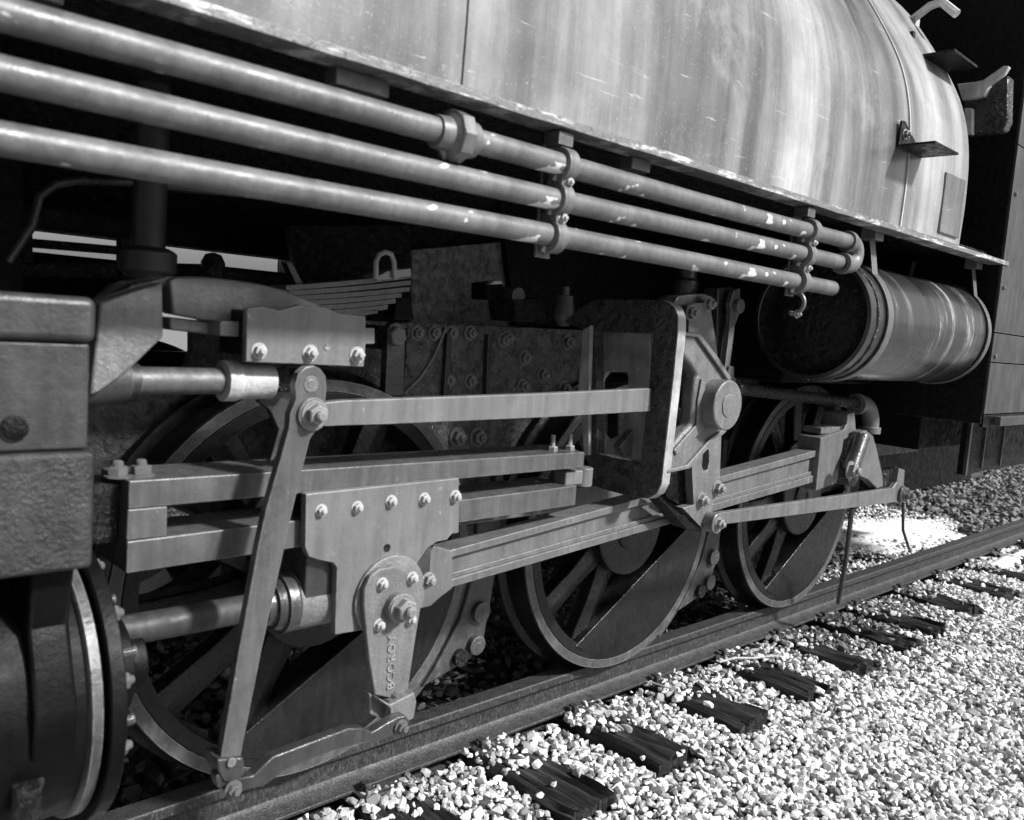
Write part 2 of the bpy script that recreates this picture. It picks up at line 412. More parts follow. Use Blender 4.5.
# stones -------------------------------------------------------------
def stones(name, P, rad, sub, mat, flat=(.55, .85), tone=None, ang=.32):
    n = len(P); NS = 28; npt = {1: 11, 2: 16}[sub]; which = RNG.integers(0, NS, n)
    sc = np.stack([RNG.uniform(.75, 1.35, n), RNG.uniform(.7, 1.1, n), RNG.uniform(flat[0], flat[1], n)], 1)*rad[:, None]
    tn_all = RNG.uniform(0, 1, n) if tone is None else tone
    Vs = []; Fs = []; Ts = []; off = 0
    for k in range(NS):
        idx = np.nonzero(which == k)[0]
        if not len(idx): continue
        bm = bmesh.new()
        for q in range(npt):
            d = RNG.normal(size=3); d /= np.linalg.norm(d); bm.verts.new(d*RNG.uniform(.8, 1.08))
        bmesh.ops.convex_hull(bm, input=bm.verts[:])
        for v_ in [v_ for v_ in bm.verts if not v_.link_faces]: bm.verts.remove(v_)
        bm.verts.index_update(); bmesh.ops.recalc_face_normals(bm, faces=bm.faces[:])
        v = np.array([q.co[:] for q in bm.verts]); f = np.array([[q.index for q in F_.verts] for F_ in bm.faces]); bm.free()
        nv = len(v); m_ = len(idx)
        V = v[None]*sc[idx][:, None, :]
        a = RNG.uniform(0, 6.283, m_); tx = RNG.normal(0, .8, m_)
        ca, sa, ct, st = np.cos(a), np.sin(a), np.cos(tx), np.sin(tx)
        y = V[:, :, 1]*ct[:, None]-V[:, :, 2]*st[:, None]; z = V[:, :, 1]*st[:, None]+V[:, :, 2]*ct[:, None]; x = V[:, :, 0]
        V = np.stack([x*ca[:, None]-y*sa[:, None], x*sa[:, None]+y*ca[:, None], z], 2) + P[idx][:, None, :]
        Vs.append(V.reshape(-1, 3)); Fs.append((f[None]+(np.arange(m_)*nv)[:, None, None]).reshape(-1, 3)+off); off += m_*nv
        Ts.append(np.repeat(tn_all[idx], nv))
    V = np.concatenate(Vs); Fc = np.concatenate(Fs); T_ = np.concatenate(Ts)
    me = bpy.data.meshes.new(name); me.vertices.add(len(V)); me.vertices.foreach_set('co', V.ravel().astype(np.float32))
    me.loops.add(len(Fc)*3); me.loops.foreach_set('vertex_index', Fc.ravel().astype(np.int32))
    me.polygons.add(len(Fc)); me.polygons.foreach_set('loop_start', np.arange(0, len(Fc)*3, 3, dtype=np.int32))
    me.update(calc_edges=True); me.shade_flat()
    me.attributes.new('tone', 'FLOAT', 'POINT').data.foreach_set('value', T_.astype(np.float32))
    me.materials.append(M[mat]); o = bpy.data.objects.new(name, me); COL.objects.link(o); o['kind'] = 'stuff'; return o
def scatter(x0, x1, y0, y1, pitch):
    xs = np.arange(x0, x1, pitch); ys = np.arange(y0, y1, pitch); X, Y = np.meshgrid(xs, ys)
    X = X.ravel()+RNG.uniform(-.55, .55, X.size)*pitch; Y = Y.ravel()+RNG.uniform(-.55, .55, Y.size)*pitch; return X, Y
def zout(X, Y):
    z = np.where(Y > -.40, -.158, -.158-np.minimum((-.40-Y)*.09, .05))
    return z + .010*np.sin(X*5+Y*3)*np.cos(Y*7-X*2)
TX = np.array(ties)
def on_tie(X, Y, y1):
    d = np.abs(X[:, None]-TX[None]).min(1); return (d < .118) & (Y > -.46) & (Y < y1)
def outside(x0, x1, y0, pitch, rlo, rhi, sub, name, zoff=0.):
    X, Y = scatter(x0, x1, y0, .015, pitch)
    r = np.clip(RNG.lognormal(math.log((rlo+rhi)/2), .28, X.size), rlo*.6, rhi*1.5)
    z = zout(X, Y) + RNG.uniform(-.012, .006, X.size) + zoff
    ot = on_tie(X, Y, 9)
    stray = RNG.uniform(0, 1, X.size) < np.where(Y > -.11, .8, np.where(Y > -.2, .35, .018))
    keep = ~ot | stray
    z = np.where(ot, -.132, z)
    # no stone through the rail foot
    keep &= ~((Y > -.0) & (RNG.uniform(0, 1, X.size) < .6))
    tone = RNG.beta(1.5, 1.1, X.size)
    dirt = np.exp(-(((X-1.9)/.75)**2+((Y+.12)/.28)**2)); tone = np.where(RNG.uniform(0, 1, X.size) < dirt*.85, tone*.10, tone)
    dirt2 = (Y > -.10) & (RNG.uniform(0, 1, X.size) < .35); tone = np.where(dirt2, tone*.4, tone)
    P = np.stack([X, Y, z], 1)[keep]
    return stones(name, P, r[keep], sub, 'gravel', tone=tone[keep])
GR = []
GR.append(outside(-1.6, 1.4, -1.75, .0205, .0115, .0180, 2, 'gravel'))
GR.append(outside(1.4, 4.2, -1.75, .022, .012, .018, 1, 'gravel'))
GR.append(outside(4.2, 9, -2.6, .045, .022, .034, 1, 'gravel'))
GR.append(outside(-3.6, -1.6, -1.75, .05, .022, .036, 1, 'gravel'))
glab = ['white crushed limestone gravel beside the near rail', 'white gravel beyond the rear wheel on the right', 'far gravel under and past the cab', 'gravel in front of the cylinder']
for g_, l_ in zip(GR, glab): tag(g_, l_, 'gravel')
# loose small grit filling the gaps
X, Y = scatter(-1.6, 4.0, -1.75, -.02, .022)
k_ = ~on_tie(X, Y, 9)
P = np.stack([X, Y, zout(X, Y)-.016], 1)[k_]
tag(stones('grit', P, RNG.uniform(.010, .014, len(P)), 1, 'gravel', tone=RNG.beta(1.2, 2.5, len(P))), 'fine grit between the white stones', 'grit')
# between the rails: sooty ballast with shade painted into its tone, leaves
X, Y = scatter(-2.4, 4.4, .16, 1.6, .036)
r = RNG.uniform(.016, .030, X.size); ot = on_tie(X, Y, 9); keep = ~ot | (RNG.uniform(0, 1, X.size) < .35)
z = np.where(ot, -.125, -.150)+RNG.uniform(-.012, .012, X.size)
tn = np.where(RNG.uniform(0, 1, X.size) < .10, RNG.uniform(.7, 1, X.size), RNG.beta(1.2, 3., X.size))
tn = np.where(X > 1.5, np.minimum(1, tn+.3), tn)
tag(stones('ballast', np.stack([X, Y, z], 1)[keep], r[keep], 1, 'ballast', tone=tn[keep]), 'sooty ballast between the rails under the wheels, shade painted in', 'ballast')
X, Y = scatter(4.4, 11, .16, 5.5, .06)
tag(stones('ballast', np.stack([X, Y, -.16+RNG.uniform(-.02, .02, X.size)], 1), RNG.uniform(.022, .042, X.size), 1, 'ballast', tone=np.where(RNG.uniform(0, 1, X.size) < .2, 1., RNG.beta(1.5, 2.5, X.size))), 'dark ballast running back under the cab', 'ballast')  # shade below the cab is painted into these dark stones too
X, Y = scatter(2.4, 5.4, .16, 1.35, .030); k_ = (np.abs(Y-.25-(X-3)*.32) < .42) & (RNG.uniform(0, 1, X.size) < .5)  # whiter stones paint the sunlight into this strip
tag(stones('gravel', np.stack([X, Y, -.125+RNG.uniform(-.01, .01, X.size)], 1)[k_], RNG.uniform(.012, .022, k_.sum()), 1, 'gravel', tone=RNG.beta(4, 1, k_.sum())), 'stones painted white for the sunlit strip behind the rear driving wheel', 'gravel')
X, Y = scatter(-4, 9, 1.8, 6, .09)
tag(stones('gravel', np.stack([X, Y, -.23+RNG.uniform(-.01, .01, X.size)], 1), RNG.uniform(.03, .05, X.size), 1, 'gravel', tone=RNG.beta(3, 1.2, X.size)), 'pale gravel on the far side of the track', 'gravel')
# leaves
n = 2600; X = RNG.uniform(-2.3, 3.0, n); Y = RNG.uniform(.14, 1.4, n)
V = []; Fq = []; tn = []
for i in range(n):
    c = Vector((X[i], Y[i], -.118+random.uniform(-.01, .014))); a = random.uniform(0, 6.28); L = random.uniform(.012, .03); wv = L*random.uniform(.3, .6)
    d = Vector((math.cos(a), math.sin(a), random.uniform(-.4, .4))); s_ = Vector((-d.y, d.x, random.uniform(-.5, .5)))
    k0 = len(V); V += [c-d*L, c+s_*wv, c+d*L, c-s_*wv+Vector((0, 0, .004))]; Fq.append((k0, k0+1, k0+2, k0+3)); tn += [random.random()**1.5]*4
me = bpy.data.meshes.new('leaf_litter'); me.from_pydata(V, [], Fq); me.attributes.new('tone', 'FLOAT', 'POINT').data.foreach_set('value', tn); me.materials.append(M['leaf'])
o = bpy.data.objects.new('leaf_litter', me); COL.objects.link(o); tag(o, 'dry curled leaves and bark scraps between the rails', 'leaves', kind='stuff')
# patches of sunlight painted as white ground
def patch(name, cx, cy, rx, ry, z, label, h=.03):
    b = MB(); P = [(cx, cy, z+h)]; F = []; n = 40; rings = 5
    for q in range(1, rings+1):
        for i in range(n):
            a = 2*math.pi*i/n; k = 1+.25*noise.noise(Vector((math.cos(a)*2+cx, math.sin(a)*2+cy, 0)))
            P.append((cx+rx*k*q/rings*math.cos(a), cy+ry*k*q/rings*math.sin(a), z+h*(1-(q/rings)**2)-.006*(q == rings)+.006*noise.noise(Vector((a*3, q, cx)))))
    for i in range(n): F.append((0, 1+i, 1+(i+1) % n))
    for q in range(rings-1):
        for i in range(n): F.append((1+q*n+i, 1+q*n+(i+1) % n, 1+(q+1)*n+(i+1) % n, 1+(q+1)*n+i))
    b._add(P, F); return tag(b.build(name, 'sun_patch', bev=0), label, 'sun_patch', kind='stuff')
patch('painted_sun_patch', 4.35, .72, .95, .42, -.135, 'sunlit ground painted glaring white between the rails behind the rear driving wheel')
patch('painted_sun_patch', 4.45, -.12, .50, .075, -.155, 'sunlit strip painted glaring white outside the rail near the right edge')
# twigs
def twig(pts, r, label):
    b = MB(); b.tube(pts, r, 6); tag(b.build('twig', 'twig', bev=0), label, 'twig', 'twigs on the gravel')
p0, p1 = at(719, 662, 0), None
def atZ(x, y, Z):
    d = ray(x, y); return CAMP + d*((Z-CAMP.z)/d.z)
q = [atZ(719, 662, -.118), atZ(735, 658, -.116), atZ(755, 658, -.118), atZ(781, 655, -.12)]
twig(q, [.005, .006, .005, .003], 'pale bent twig lying across the sleeper under the middle wheel')
q = [atZ(650, 682, -.118), atZ(676, 690, -.118)]
twig(q, [.004, .003], 'short pale wood chip on the second sleeper')
q = [atZ(455, 655, -.10), atZ(468, 640, -.08), atZ(474, 628, -.07)]
twig(q, [.004, .004, .002], 'thin twig leaning in the dark ballast behind the front wheel')

# ================================================================== THE LOCOMOTIVE
LOCO = empty('steam_locomotive', (0, .79, 0), 'saddle tank steam locomotive with grey rods and greasy black wheels, standing on the track', 'locomotive')

# ---- wheels
WX = [-1.359, 0., 1.335]; WR = .55; PIN = (-.095, .17)
def hubshape():
    # hub joined to the crank boss
    L = math.hypot(*PIN); a0 = math.degrees(math.atan2(PIN[1], PIN[0]))
    return arc(0, 0, .185, a0+60, a0+300, 26) + arc(PIN[0], PIN[1], .115, a0-62, a0+62, 14)
def counterweight():
    n_a = -60.  # direction of the normal; chord .237 off centre
    half = math.degrees(math.acos(.237/.492))
    return arc(0, 0, .492, n_a-half, n_a+half, 24)
def wheel(X, label, side=1, first=False):
    Y0 = 0 if side == 1 else 1.58
    w = bpy.data.objects.new('driving_wheel', None); link(w, LOCO, (X, Y0, WR)); w['label'] = label
    def y(a): return Y0+side*a
    ax = (0, side, 0)
    b = MB(); b.lathe((X, Y0, WR), ax, [(.004, .515), (.0, .52), (0, .545), (.004, .55), (.098, .553), (.106, .560), (.112, .576), (.122, .580), (.130, .572), (.134, .55), (.134, .50), (.004, .50), (.004, .515)], 96, False)
    b.build('tyre', 'sleek', w, 0)
    b = MB(); b.ring((X, Y0, WR), ax, .5145, .478, -.004, .13, 80); b.build('rim', 'sleek', w, .003)
    if side == 1:
        b = MB(); b.ring((X, Y0, WR), ax, .547, .5165, -.002, .001, 96); b.build('tyre_face', 'tread', w, 0)
    b = MB(); hs = hubshape() if side == 1 else arc(0, 0, .18, 0, 345, 24)
    b.prism([(X+px_, WR+pz) for px_, pz in hs], y(-.022), y(.14)); b.build('hub', 'wheel', w, .008, 3)
    if side == 1:
        cwp = counterweight(); b = MB(); b.prism([(X+px_, WR+pz) for px_, pz in cwp], y(-.008), y(.11)); b.build('counterweight', 'wheel', w, .004)
        b = MB(); b.lathe((X, y(-.022), WR), (0, -1, 0), [(-.01, .085), (.006, .085), (.010, .078), (.010, .03), (.004, .028)], 36); b.build('axle_end', 'wheel', w, .002)
    for k in range(12):
        a = 5+30*k
        if side == 1 and (-95 < ((a+180) % 360)-180 < -20): continue
        b = MB(); c_, s_ = math.cos(R(a)), math.sin(R(a))
        prof = [(-.032, .028), (.0, .014), (.032, .028), (.036, .075), (.0, .10), (-.036, .075)]
        P = []
        for rr, kk in ((.15, 1.25), (.30, 1.0), (.485, 1.15)):
            for (u, d) in prof: P.append((X+c_*rr-s_*u*kk*1.25, y(d), WR+s_*rr+c_*u*kk*1.25))
        F = [(0, 1, 2, 3, 4, 5), (12, 13, 14, 15, 16, 17)]
        for q in range(2):
            for i in range(6): F.append((q*6+i, q*6+(i+1) % 6, (q+1)*6+(i+1) % 6, (q+1)*6+i))
        b._add(P, F); b.build('spoke', 'spoke', w, .006, 2, 25)
    return w
wl = ['front driving wheel, black and greasy behind the crosshead', 'middle driving wheel with grey counterweight', 'rear driving wheel below the air reservoir']
for X, l in zip(WX, wl): wheel(X, l)
for X in WX: wheel(X, 'far side driving wheel in shade', -1)
for X in WX:
    b = MB(); b.cyl((X, .12, WR), (X, 1.46, WR), .085, 20); b.build('axle', 'black_fine', LOCO, 0)

# ---- frames
b = MB()
b.prism([(-2.9, .66), (3.2, .66), (3.2, 1.245), (-1.42, 1.245), (-1.50, 1.10), (-2.9, 1.10)], .17, .21); b.build('frame_plate', 'frame', LOCO, .003)
b = MB(); b.holed([(-2.9, .62), (3.2, .62), (3.2, 1.412), (-2.9, 1.412)], [[(-1.75, 1.08), (-1.1, 1.08), (-1.1, 1.24), (-1.75, 1.24)]], 1.37, 1.41); b.build('frame_plate', 'black', LOCO, .003)
FR = LOCO
# horn guides below the frame at each axle
for X in WX:
    for s_ in (-1, 1):
        b = MB(); b.box(X+s_*.13-.035, X+s_*.13+.035, .16, .23, .36, .66); b.build('horn_guide', 'black', LOCO, .004)
    b = MB(); b.box(X-.16, X+.16, .165, .22, .32, .359); b.build('horn_stay', 'black', LOCO, .004)
b = MB(); b.box(-1.42, 3.2, .155, .19, 1.245, 1.262); b.build('frame_top_strip', 'frame', LOCO, .003)
# doubling plate and ribs on the frame
fd = MB(); fd.prism(xz([(408, 322), (585, 330), (585, 455), (400, 452)], .15), .15, .172); fdo = fd.build('frame_doubler', 'frame', LOCO, .004)
b = MB(); pl = xz([(485, 334), (488, 334), (487, 396), (483, 396)], .145); b.prism(pl, .128, .150); b.build('frame_rib', 'rod_dark', LOCO, .002)
b = MB(); pl = xz([(445, 333), (450, 333), (446, 396), (441, 396)], .145); b.prism(pl, .13, .150); b.build('frame_rib', 'rod_dark', LOCO, .002)
b = MB(); cv = [(446, 327), (441, 340), (433, 358), (420, 378), (404, 394)]
b.tube([at(a, c_, .143) for a, c_ in cv], .005, 8); b.build('frame_rib', 'rod', LOCO, 0)
for a, c_ in [(417, 333), (434, 333), (451, 333), (470, 333), (503, 340), (507, 338), (524, 358), (542, 375), (567, 342), (522, 386), (564, 388), (448, 380), (470, 381)]:
    pbolt(fdo, a, c_, .147, 5.8, 'bolt')
for a, c_ in [(457, 437), (477, 437)]: pbolt(fdo, a, c_, .147, 7.5, 'bolt')
# vertical strap with big bolt
b = MB(); b.prism(xz([(388, 330), (391, 324), (397, 322), (403, 324), (406, 331), (404, 396), (385, 396)], .02), .02, .05); st = b.build('spring_link', 'rod_dark', LOCO, .004)
pbolt(st, 395, 336, .018, 10, 'bolt', 'bolt')
b = MB(); b.cyl(at(384, 338, .05), at(384, 338, .05)+Vector((0, .12, 0)), .035, 20); b.build('spring_pin', 'black', LOCO, .003)

# ---- leaf spring above the front wheel
Ys = .05
sp = bpy.data.objects.new('leaf_spring', None); link(sp, LOCO, at(350, 300, Ys))
ends = [(411, 277), (411, 283.5), (410, 290), (402, 296), (396, 302), (388, 308), (378, 312)]
for i, (ex, ey) in enumerate(ends):
    q1 = at(ex, ey, Ys); q0 = at(286+i*3, 289+i*5.2, Ys); mid = (q0+q1)/2; mid.z -= .004
    b = MB(); th = .0068
    P = []
    for k in range(9):
        f = k/8; pt = q0.lerp(q1, f); sag = -.020*math.sin(math.pi*f*.5)+.020*f
        P.append((pt.x, pt.z+sag*0+.012*(f-.5)**2))
    b.prism([(x, z+th) for x, z in P]+[(x, z-th) for x, z in reversed(P)], Ys, Ys+.09); b.build('leaf', 'rod', sp, .0015)
b = MB(); b.prism(xz([(398, 297), (404, 297), (409, 296), (415, 320), (394, 320)], .10), .10, .16); b.build('spring_bracket', 'black_fine', LOCO, .003)
hp = [at(376, 279, .03), at(376, 262, .03), at(379, 255, .03), at(385, 252, .03), at(391, 254, .03), at(394, 262, .03), at(395, 279, .03)]
b = MB(); b.tube(hp, .0075, 10); b.build('spring_hanger', 'edge', sp, 0)
b = MB(); b.prism(xz([(378, 281), (378, 276), (388, 271), (411, 268), (412, 276)], .04), .04, .12); b.build('hanger_seat', 'edge', sp, .003)

# ---- boiler, firebox, ash pan: dark bodies under the tank
b = MB(); b.cyl((-4, .79, 2.07), (1.5, .79, 2.07), .622, 64); b.build('boiler', 'black', LOCO, 0)
b = MB(); b.box(-.86, 1.5, .36, 1.22, .60, 2.0); b.build('firebox', 'black', LOCO, .01)
b = MB(); b.prism(xz([(412, 250), (520, 240), (520, 330), (412, 326)], .30), .30, .359); b.build('lagging_panel', 'firebox', LOCO, .004)
b = MB(); b.box(-3.4, -2.035, .215, 1.365, 1.0, 1.62); b.build('smokebox_saddle', 'black_fine', LOCO, .006)
b = MB(); b.prism(xz([(288, 225), (411, 225), (411, 326), (305, 310)], .30), .30, .33); b.build('side_sheet', 'black', LOCO, .004)
b = MB(); b.prism(xz([(500, 200), (700, 240), (700, 330), (516, 326)], .27), .27, .299); b.build('side_sheet', 'black_fine', LOCO, .004)
b = MB(); b.box(-3.5, 1.5, -.30, .25, 1.72, 1.76); b.box(-3.5, 1.5, -.66, -.30, 1.715, 1.745); b.build('running_board', 'black', LOCO, .003)
b = MB(); b.box(.25, 2.9, .2, 1.38, .40, 1.30); b.build('ash_pan', 'black_fine', LOCO, .01)
for X in (-2.6, -1.9, -.6, .6):
    b = MB(); b.box(X-.02, X+.02, .21, 1.37, .75, 1.20 if X > -1 else 1.05); b.build('frame_stretcher', 'black_fine', LOCO, .004)
b = MB(); b.box(-3.5, 1.5, 2.24, 2.28, 1.69, 1.73); b.box(-3.5, 1.5, 1.3, 2.24, 1.72, 1.76); b.build('running_board', 'black', LOCO, .003)

# ---- saddle tank
XT0, XT1 = -3.6, 1.04; YB = -.70
side = [(-.700, 1.722), (-.706, 1.90), (-.696, 2.09), (-.656, 2.248), (-.595, 2.371), (-.501, 2.522), (-.384, 2.682), (-.25, 2.80), (-.05, 2.93), (.25, 3.03), (.79, 3.08)]
def smooth(pl, it=2):
    for _ in range(it):
        o = [pl[0]]
        for p, q in zip(pl[:-1], pl[1:]):
            o += [(p[0]*.75+q[0]*.25, p[1]*.75+q[1]*.25), (p[0]*.25+q[0]*.75, p[1]*.25+q[1]*.75)]
        o.append(pl[-1]); pl = o
    return pl
side = smooth(side, 2); full = side + [(1.58-y_, z_) for y_, z_ in reversed(side[:-1])]
TANK = bpy.data.objects.new('saddle_tank', None); link(TANK, LOCO, (-1.2, .79, 1.72)); TANK['label'] = 'pale streaked saddle tank'
def shell(x0, x1, off, name, mat, th=.012, bev=.002, sub=1):
    outer = []; inner = []
    n_ = len(full)
    for i, (y_, z_) in enumerate(full):
        a = full[max(i-1, 0)]; c_ = full[min(i+1, n_-1)]; d = Vector((c_[0]-a[0], c_[1]-a[1])).normalized(); nn = Vector((-d.y, d.x))
        outer.append((y_+nn.x*off, z_+nn.y*off)); inner.append((y_+nn.x*(off-th), z_+nn.y*(off-th)))
    P = []; F = []
    xs = [x0+(x1-x0)*i/sub for i in range(sub+1)]
    for x in xs:
        for (y_, z_) in outer: P.append((x, y_+.004*noise.noise(Vector((x*1.3, z_*1.5, y_))), z_))
    for x in (x0, x1):
        for (y_, z_) in inner: P.append((x, y_, z_))
    for s_ in range(sub):
        for i in range(n_-1): F.append((s_*n_+i, s_*n_+i+1, (s_+1)*n_+i+1, (s_+1)*n_+i))
    B = (sub+1)*n_
    for i in range(n_-1):
        F.append((i, i+1, B+i+1, B+i)); F.append((sub*n_+i, sub*n_+i+1, B+n_+i+1, B+n_+i)); F.append((B+i, B+i+1, B+n_+i+1, B+n_+i))
    for i in (0, n_-1): F.append((i, B+i, B+n_+i, sub*n_+i))
    b = MB(); b._add(P, F); return b.build(name, mat, TANK, 0, ang=40, origin=(-1.2, .79, 1.72))
seamX = at(463, 60, -.70).x
shell(XT0, seamX-.003, 0, 'tank_sheet', 'tank', sub=24); shell(seamX+.003, XT1, 0, 'tank_sheet', 'tank', sub=24)
shell(seamX-.01, seamX+.003, -.006, 'seam_strip', 'edge')
xa = at(903, 200, -.70).x; xb = at(927, 200, -.70).x
shell(xa-.008, xa, .005, 'seam_strip', 'edge'); shell(xa, XT1-.002, .004, 'end_band', 'tank', .01, sub=6)
b = MB(); b.prism([(y_, z_) for y_, z_ in full], XT1-.03, XT1-.012, 'X'); b.prism(full, XT0+.01, XT0+.03, 'X'); b.build('tank_end', 'black', TANK, 0)
b = MB(); b.prism([(-.60, 1.724), (2.18, 1.724), (2.18, 1.74), (-.60, 1.74)], XT0+.03, XT1-.03, 'X'); b.build('tank_floor', 'black', TANK, 0)
# raised rectangular patch near the end
pp = [(944, 172), (963, 178), (958, 240), (937, 235)]
b = MB(); P = [at(a, c_, -.705) for a, c_ in pp]; x0 = min(q_.x for q_ in P); x1 = max(q_.x for q_ in P); z0 = min(q_.z for q_ in P); z1 = max(q_.z for q_ in P)
b.box(x0, x1-.02, -.716, -.700, z0+.01, z1-.01); b.build('patch_plate', 'tank', TANK, .004)
# angle strip along the foot of the tank
b = MB(); N_ = 90; P = []; F = []
for i in range(N_+1):
    x = -3.6+(1.575+3.6)*i/N_
    j = .003*noise.noise(Vector((x*9, 0, 0)))
    P += [(x, -.728+j, 1.694+j), (x, -.728+j, 1.713+.5*j), (x, -.66, 1.717), (x, -.66, 1.694)]
for i in range(N_):
    for k in range(4): F.append((i*4+k, i*4+(k+1) % 4, (i+1)*4+(k+1) % 4, (i+1)*4+k))
F += [(0, 1, 2, 3), (N_*4, N_*4+1, N_*4+2, N_*4+3)]
b._add(P, F); b.build('board_edge', 'board', LOCO, .002)
# brackets on the tank side (shelf plates)
def shelf(px_list, Yw, name='tank_bracket'):
    pass
q0 = at(897, 146, -.705); q1 = at(915, 160, -.705)
bx = q0.x; bz = q0.z
TB = MB(); TB.prism([(bx, bz), (bx+.004, bz+.085), (bx+.03, bz+.088), (bx+.20, bz+.004), (bx+.20, bz-.004), (bx, bz-.004)], -.712, -.704)
TB.prism([(-.704, bz-.002), (-.704, bz+.006), (-.83, bz+.006), (-.83, bz-.002)], bx, bx+.21, 'X'); tb = TB.build('tank_bracket', 'black_fine', TANK, .002)
bolt(tb, (bx+.035, -.712, bz+.045), .014, 'bolt')
q0 = atX(908, 58, .80); bx, by, bz = .80, q0.y, q0.z
TB = MB(); TB.prism([(by+.05, bz-.004), (by+.05, bz+.006), (by-.17, bz+.006), (by-.17, bz-.004)], bx, bx+.24, 'X')
TB.box(bx, bx+.02, by-.01, by+.05, bz-.006, bz+.10); tb = TB.build('tank_bracket', 'black_fine', TANK, .002)
bolt(tb, (bx, by, bz+.04), .014, 'bolt', d=(-1, 0, 0)); bolt(tb, (bx, by+.02, bz+.09), .012, 'bolt', d=(-1, 0, 0))
# step / grab iron on the tank shoulder
def strip3(pix, X, wdt, r, name, mat, par):
    pts = [atX(a, c_, X) for a, c_ in pix]; b = MB(); b.tube(pts, r, 8); return b.build(name, mat, par, 0)
gi = strip3([(912, 20), (930, 6), (942, 2), (957, 14)], 1.02, 0, .017, 'grab_iron', 'white_scale', TANK)
b = MB(); c0 = atX(913, 22, 1.02); b.box(1.0, 1.04, c0.y-.02, c0.y+.02, c0.z-.02, c0.z+.012); b.build('grab_iron_foot', 'edge', TANK, .003)

# ---- cab
CAB = bpy.data.objects.new('cab', None); link(CAB, LOCO, (2.1, .79, 1.05)); CAB['label'] = 'dark cab at the right edge of the photo'
zc = 1.045
for z0, z1 in ((zc, 1.27), (1.275, 1.40), (1.405, 2.2), (2.205, 3.3)):
    b = MB(); b.box(1.521, 4.3, -.722, -.712, z0, z1); b.build('side_panel', 'cab', CAB, .002)
b = MB(); b.box(1.52, 1.53, -.711, 2.30, 1.0, 3.3); b.build('front_panel', 'black_fine', CAB, .002)
b = MB(); b.box(1.53, 4.3, 2.29, 2.302, 1.0, 3.3); b.build('side_panel', 'black_fine', CAB, .002)
b = MB(); b.box(1.4, 4.4, -.78, 2.36, 3.3, 3.33); b.build('roof', 'black_fine', CAB, .004)
b = MB(); b.box(1.53, 4.3, -.70, 2.28, 1.0, 1.03); b.build('floor', 'black_fine', CAB, .004)
b = MB(); b.box(4.28, 4.3, -.70, 2.28, 1.031, 3.29); b.build('back_panel', 'black_fine', CAB, .002)
for z in (1.30, 1.6, 2.0, 2.4): bolt(CAB, (1.56, -.722, z), .010, 'bolt_dark', 'bolt')
# bright scaly strap and rough lagging glimpsed between tank and cab
Xl = 1.30
b = MB(); pl = [(atX(a, c_, Xl).y, atX(a, c_, Xl).z) for a, c_ in [(957, 84), (974, 82), (983, 80), (1003, 66), (1009, 66), (1004, 74), (990, 84), (984, 96), (962, 100)]]
b.prism(pl, Xl, Xl+.03, 'X'); b.build('lagging_strap', 'white_scale', CAB, .003)
b = MB(); pl = [(atX(a, c_, Xl+.02).y, atX(a, c_, Xl+.02).z) for a, c_ in [(962, 98), (984, 96), (992, 84), (1008, 74), (1007, 120), (1002, 130), (964, 134)]]
b.prism(pl, Xl+.031, Xl+.10, 'X'); b.build('lagging_block', 'gunk', CAB, .01)
b = MB(); b.prism([(atX(a, c_, Xl).y, atX(a, c_, Xl).z) for a, c_ in [(964, 108), (972, 108), (972, 134), (966, 134)]], Xl, Xl+.03, 'X'); b.build('lagging_strap', 'white_scale', CAB, .003)
# below the cab
b = MB(); b.box(1.53, 4.3, -.72, -.70, .985, 1.04); b.build('foot_strip', 'black_fine', CAB, .003)
q0 = at(995, 419, -.735); b = MB(); b.box(q0.x, q0.x+.5, -.76, -.73, q0.z-.03, q0.z+.012); b.build('step_plate', 'cab', CAB, .003)
q0 = at(968, 428, -.45); q1 = at(963, 475, -.45)
b = MB(); b.box(q0.x, 3.55, -.45, -.42, q1.z, .98); b.build('tool_box', 'black_fine', CAB, .004)
b = MB(); b.box(q0.x-.01, q0.x+.012, -.47, -.451, q1.z, .97); b.build('box_edge', 'rod_dark', CAB, .003)
for dx in (.25, .55): 
    b = MB(); b.box(q0.x+dx, q0.x+dx+.01, -.462, -.451, q1.z+.02, .93); b.build('box_rib', 'rod_dark', CAB, .002)
b = MB(); b.box(.55, 4.3, .18, 1.40, .40, 1.05); b.build('under_frame', 'black_fine', LOCO, .006)
b = MB(); b.box(1.95, 4.3, -.30, .16, .80, 1.04); b.build('cylinder_cock_box', 'black_fine', LOCO, .006)
b = MB(); b.box(.60, 1.519, -.25, .16, 1.13, 1.68); b.build('ash_chute', 'black_fine', LOCO, .006)

# ---- air reservoir
RC = Vector((0, -.50, 1.385)); RR = .219; x0, x1 = .295, 1.495
RES = bpy.data.objects.new('air_reservoir', None); link(RES, LOCO, (.87, -.5, 1.385)); RES['label'] = 'glossy cylindrical air reservoir hung below the running board'
b = MB(); b.lathe((0, -.50, 1.385), (1, 0, 0), [(x0, RR*.925), (x0-.003, RR*.94), (x0, RR), (x1, RR), (x1+.004, RR*.9)], 96, False); b.build('drum', 'drum', RES, 0, ang=50)
b = MB(); b.lathe((0, -.50, 1.385), (1, 0, 0), [(x0, RR*.925), (x0+.03, RR*.90), (x0+.035, RR*.86), (x0+.018, RR*.7), (x0+.004, RR*.45), (x0-.002, RR*.2), (x0-.003, .001)], 72, False); b.build('drum_head', 'black', RES, 0, ang=60)
b = MB(); b.lathe((0, -.50, 1.385), (1, 0, 0), [(x1, RR*.9), (x1+.05, RR*.6), (x1+.06, .001)], 48, False); b.build('drum_head', 'black', RES, 0)
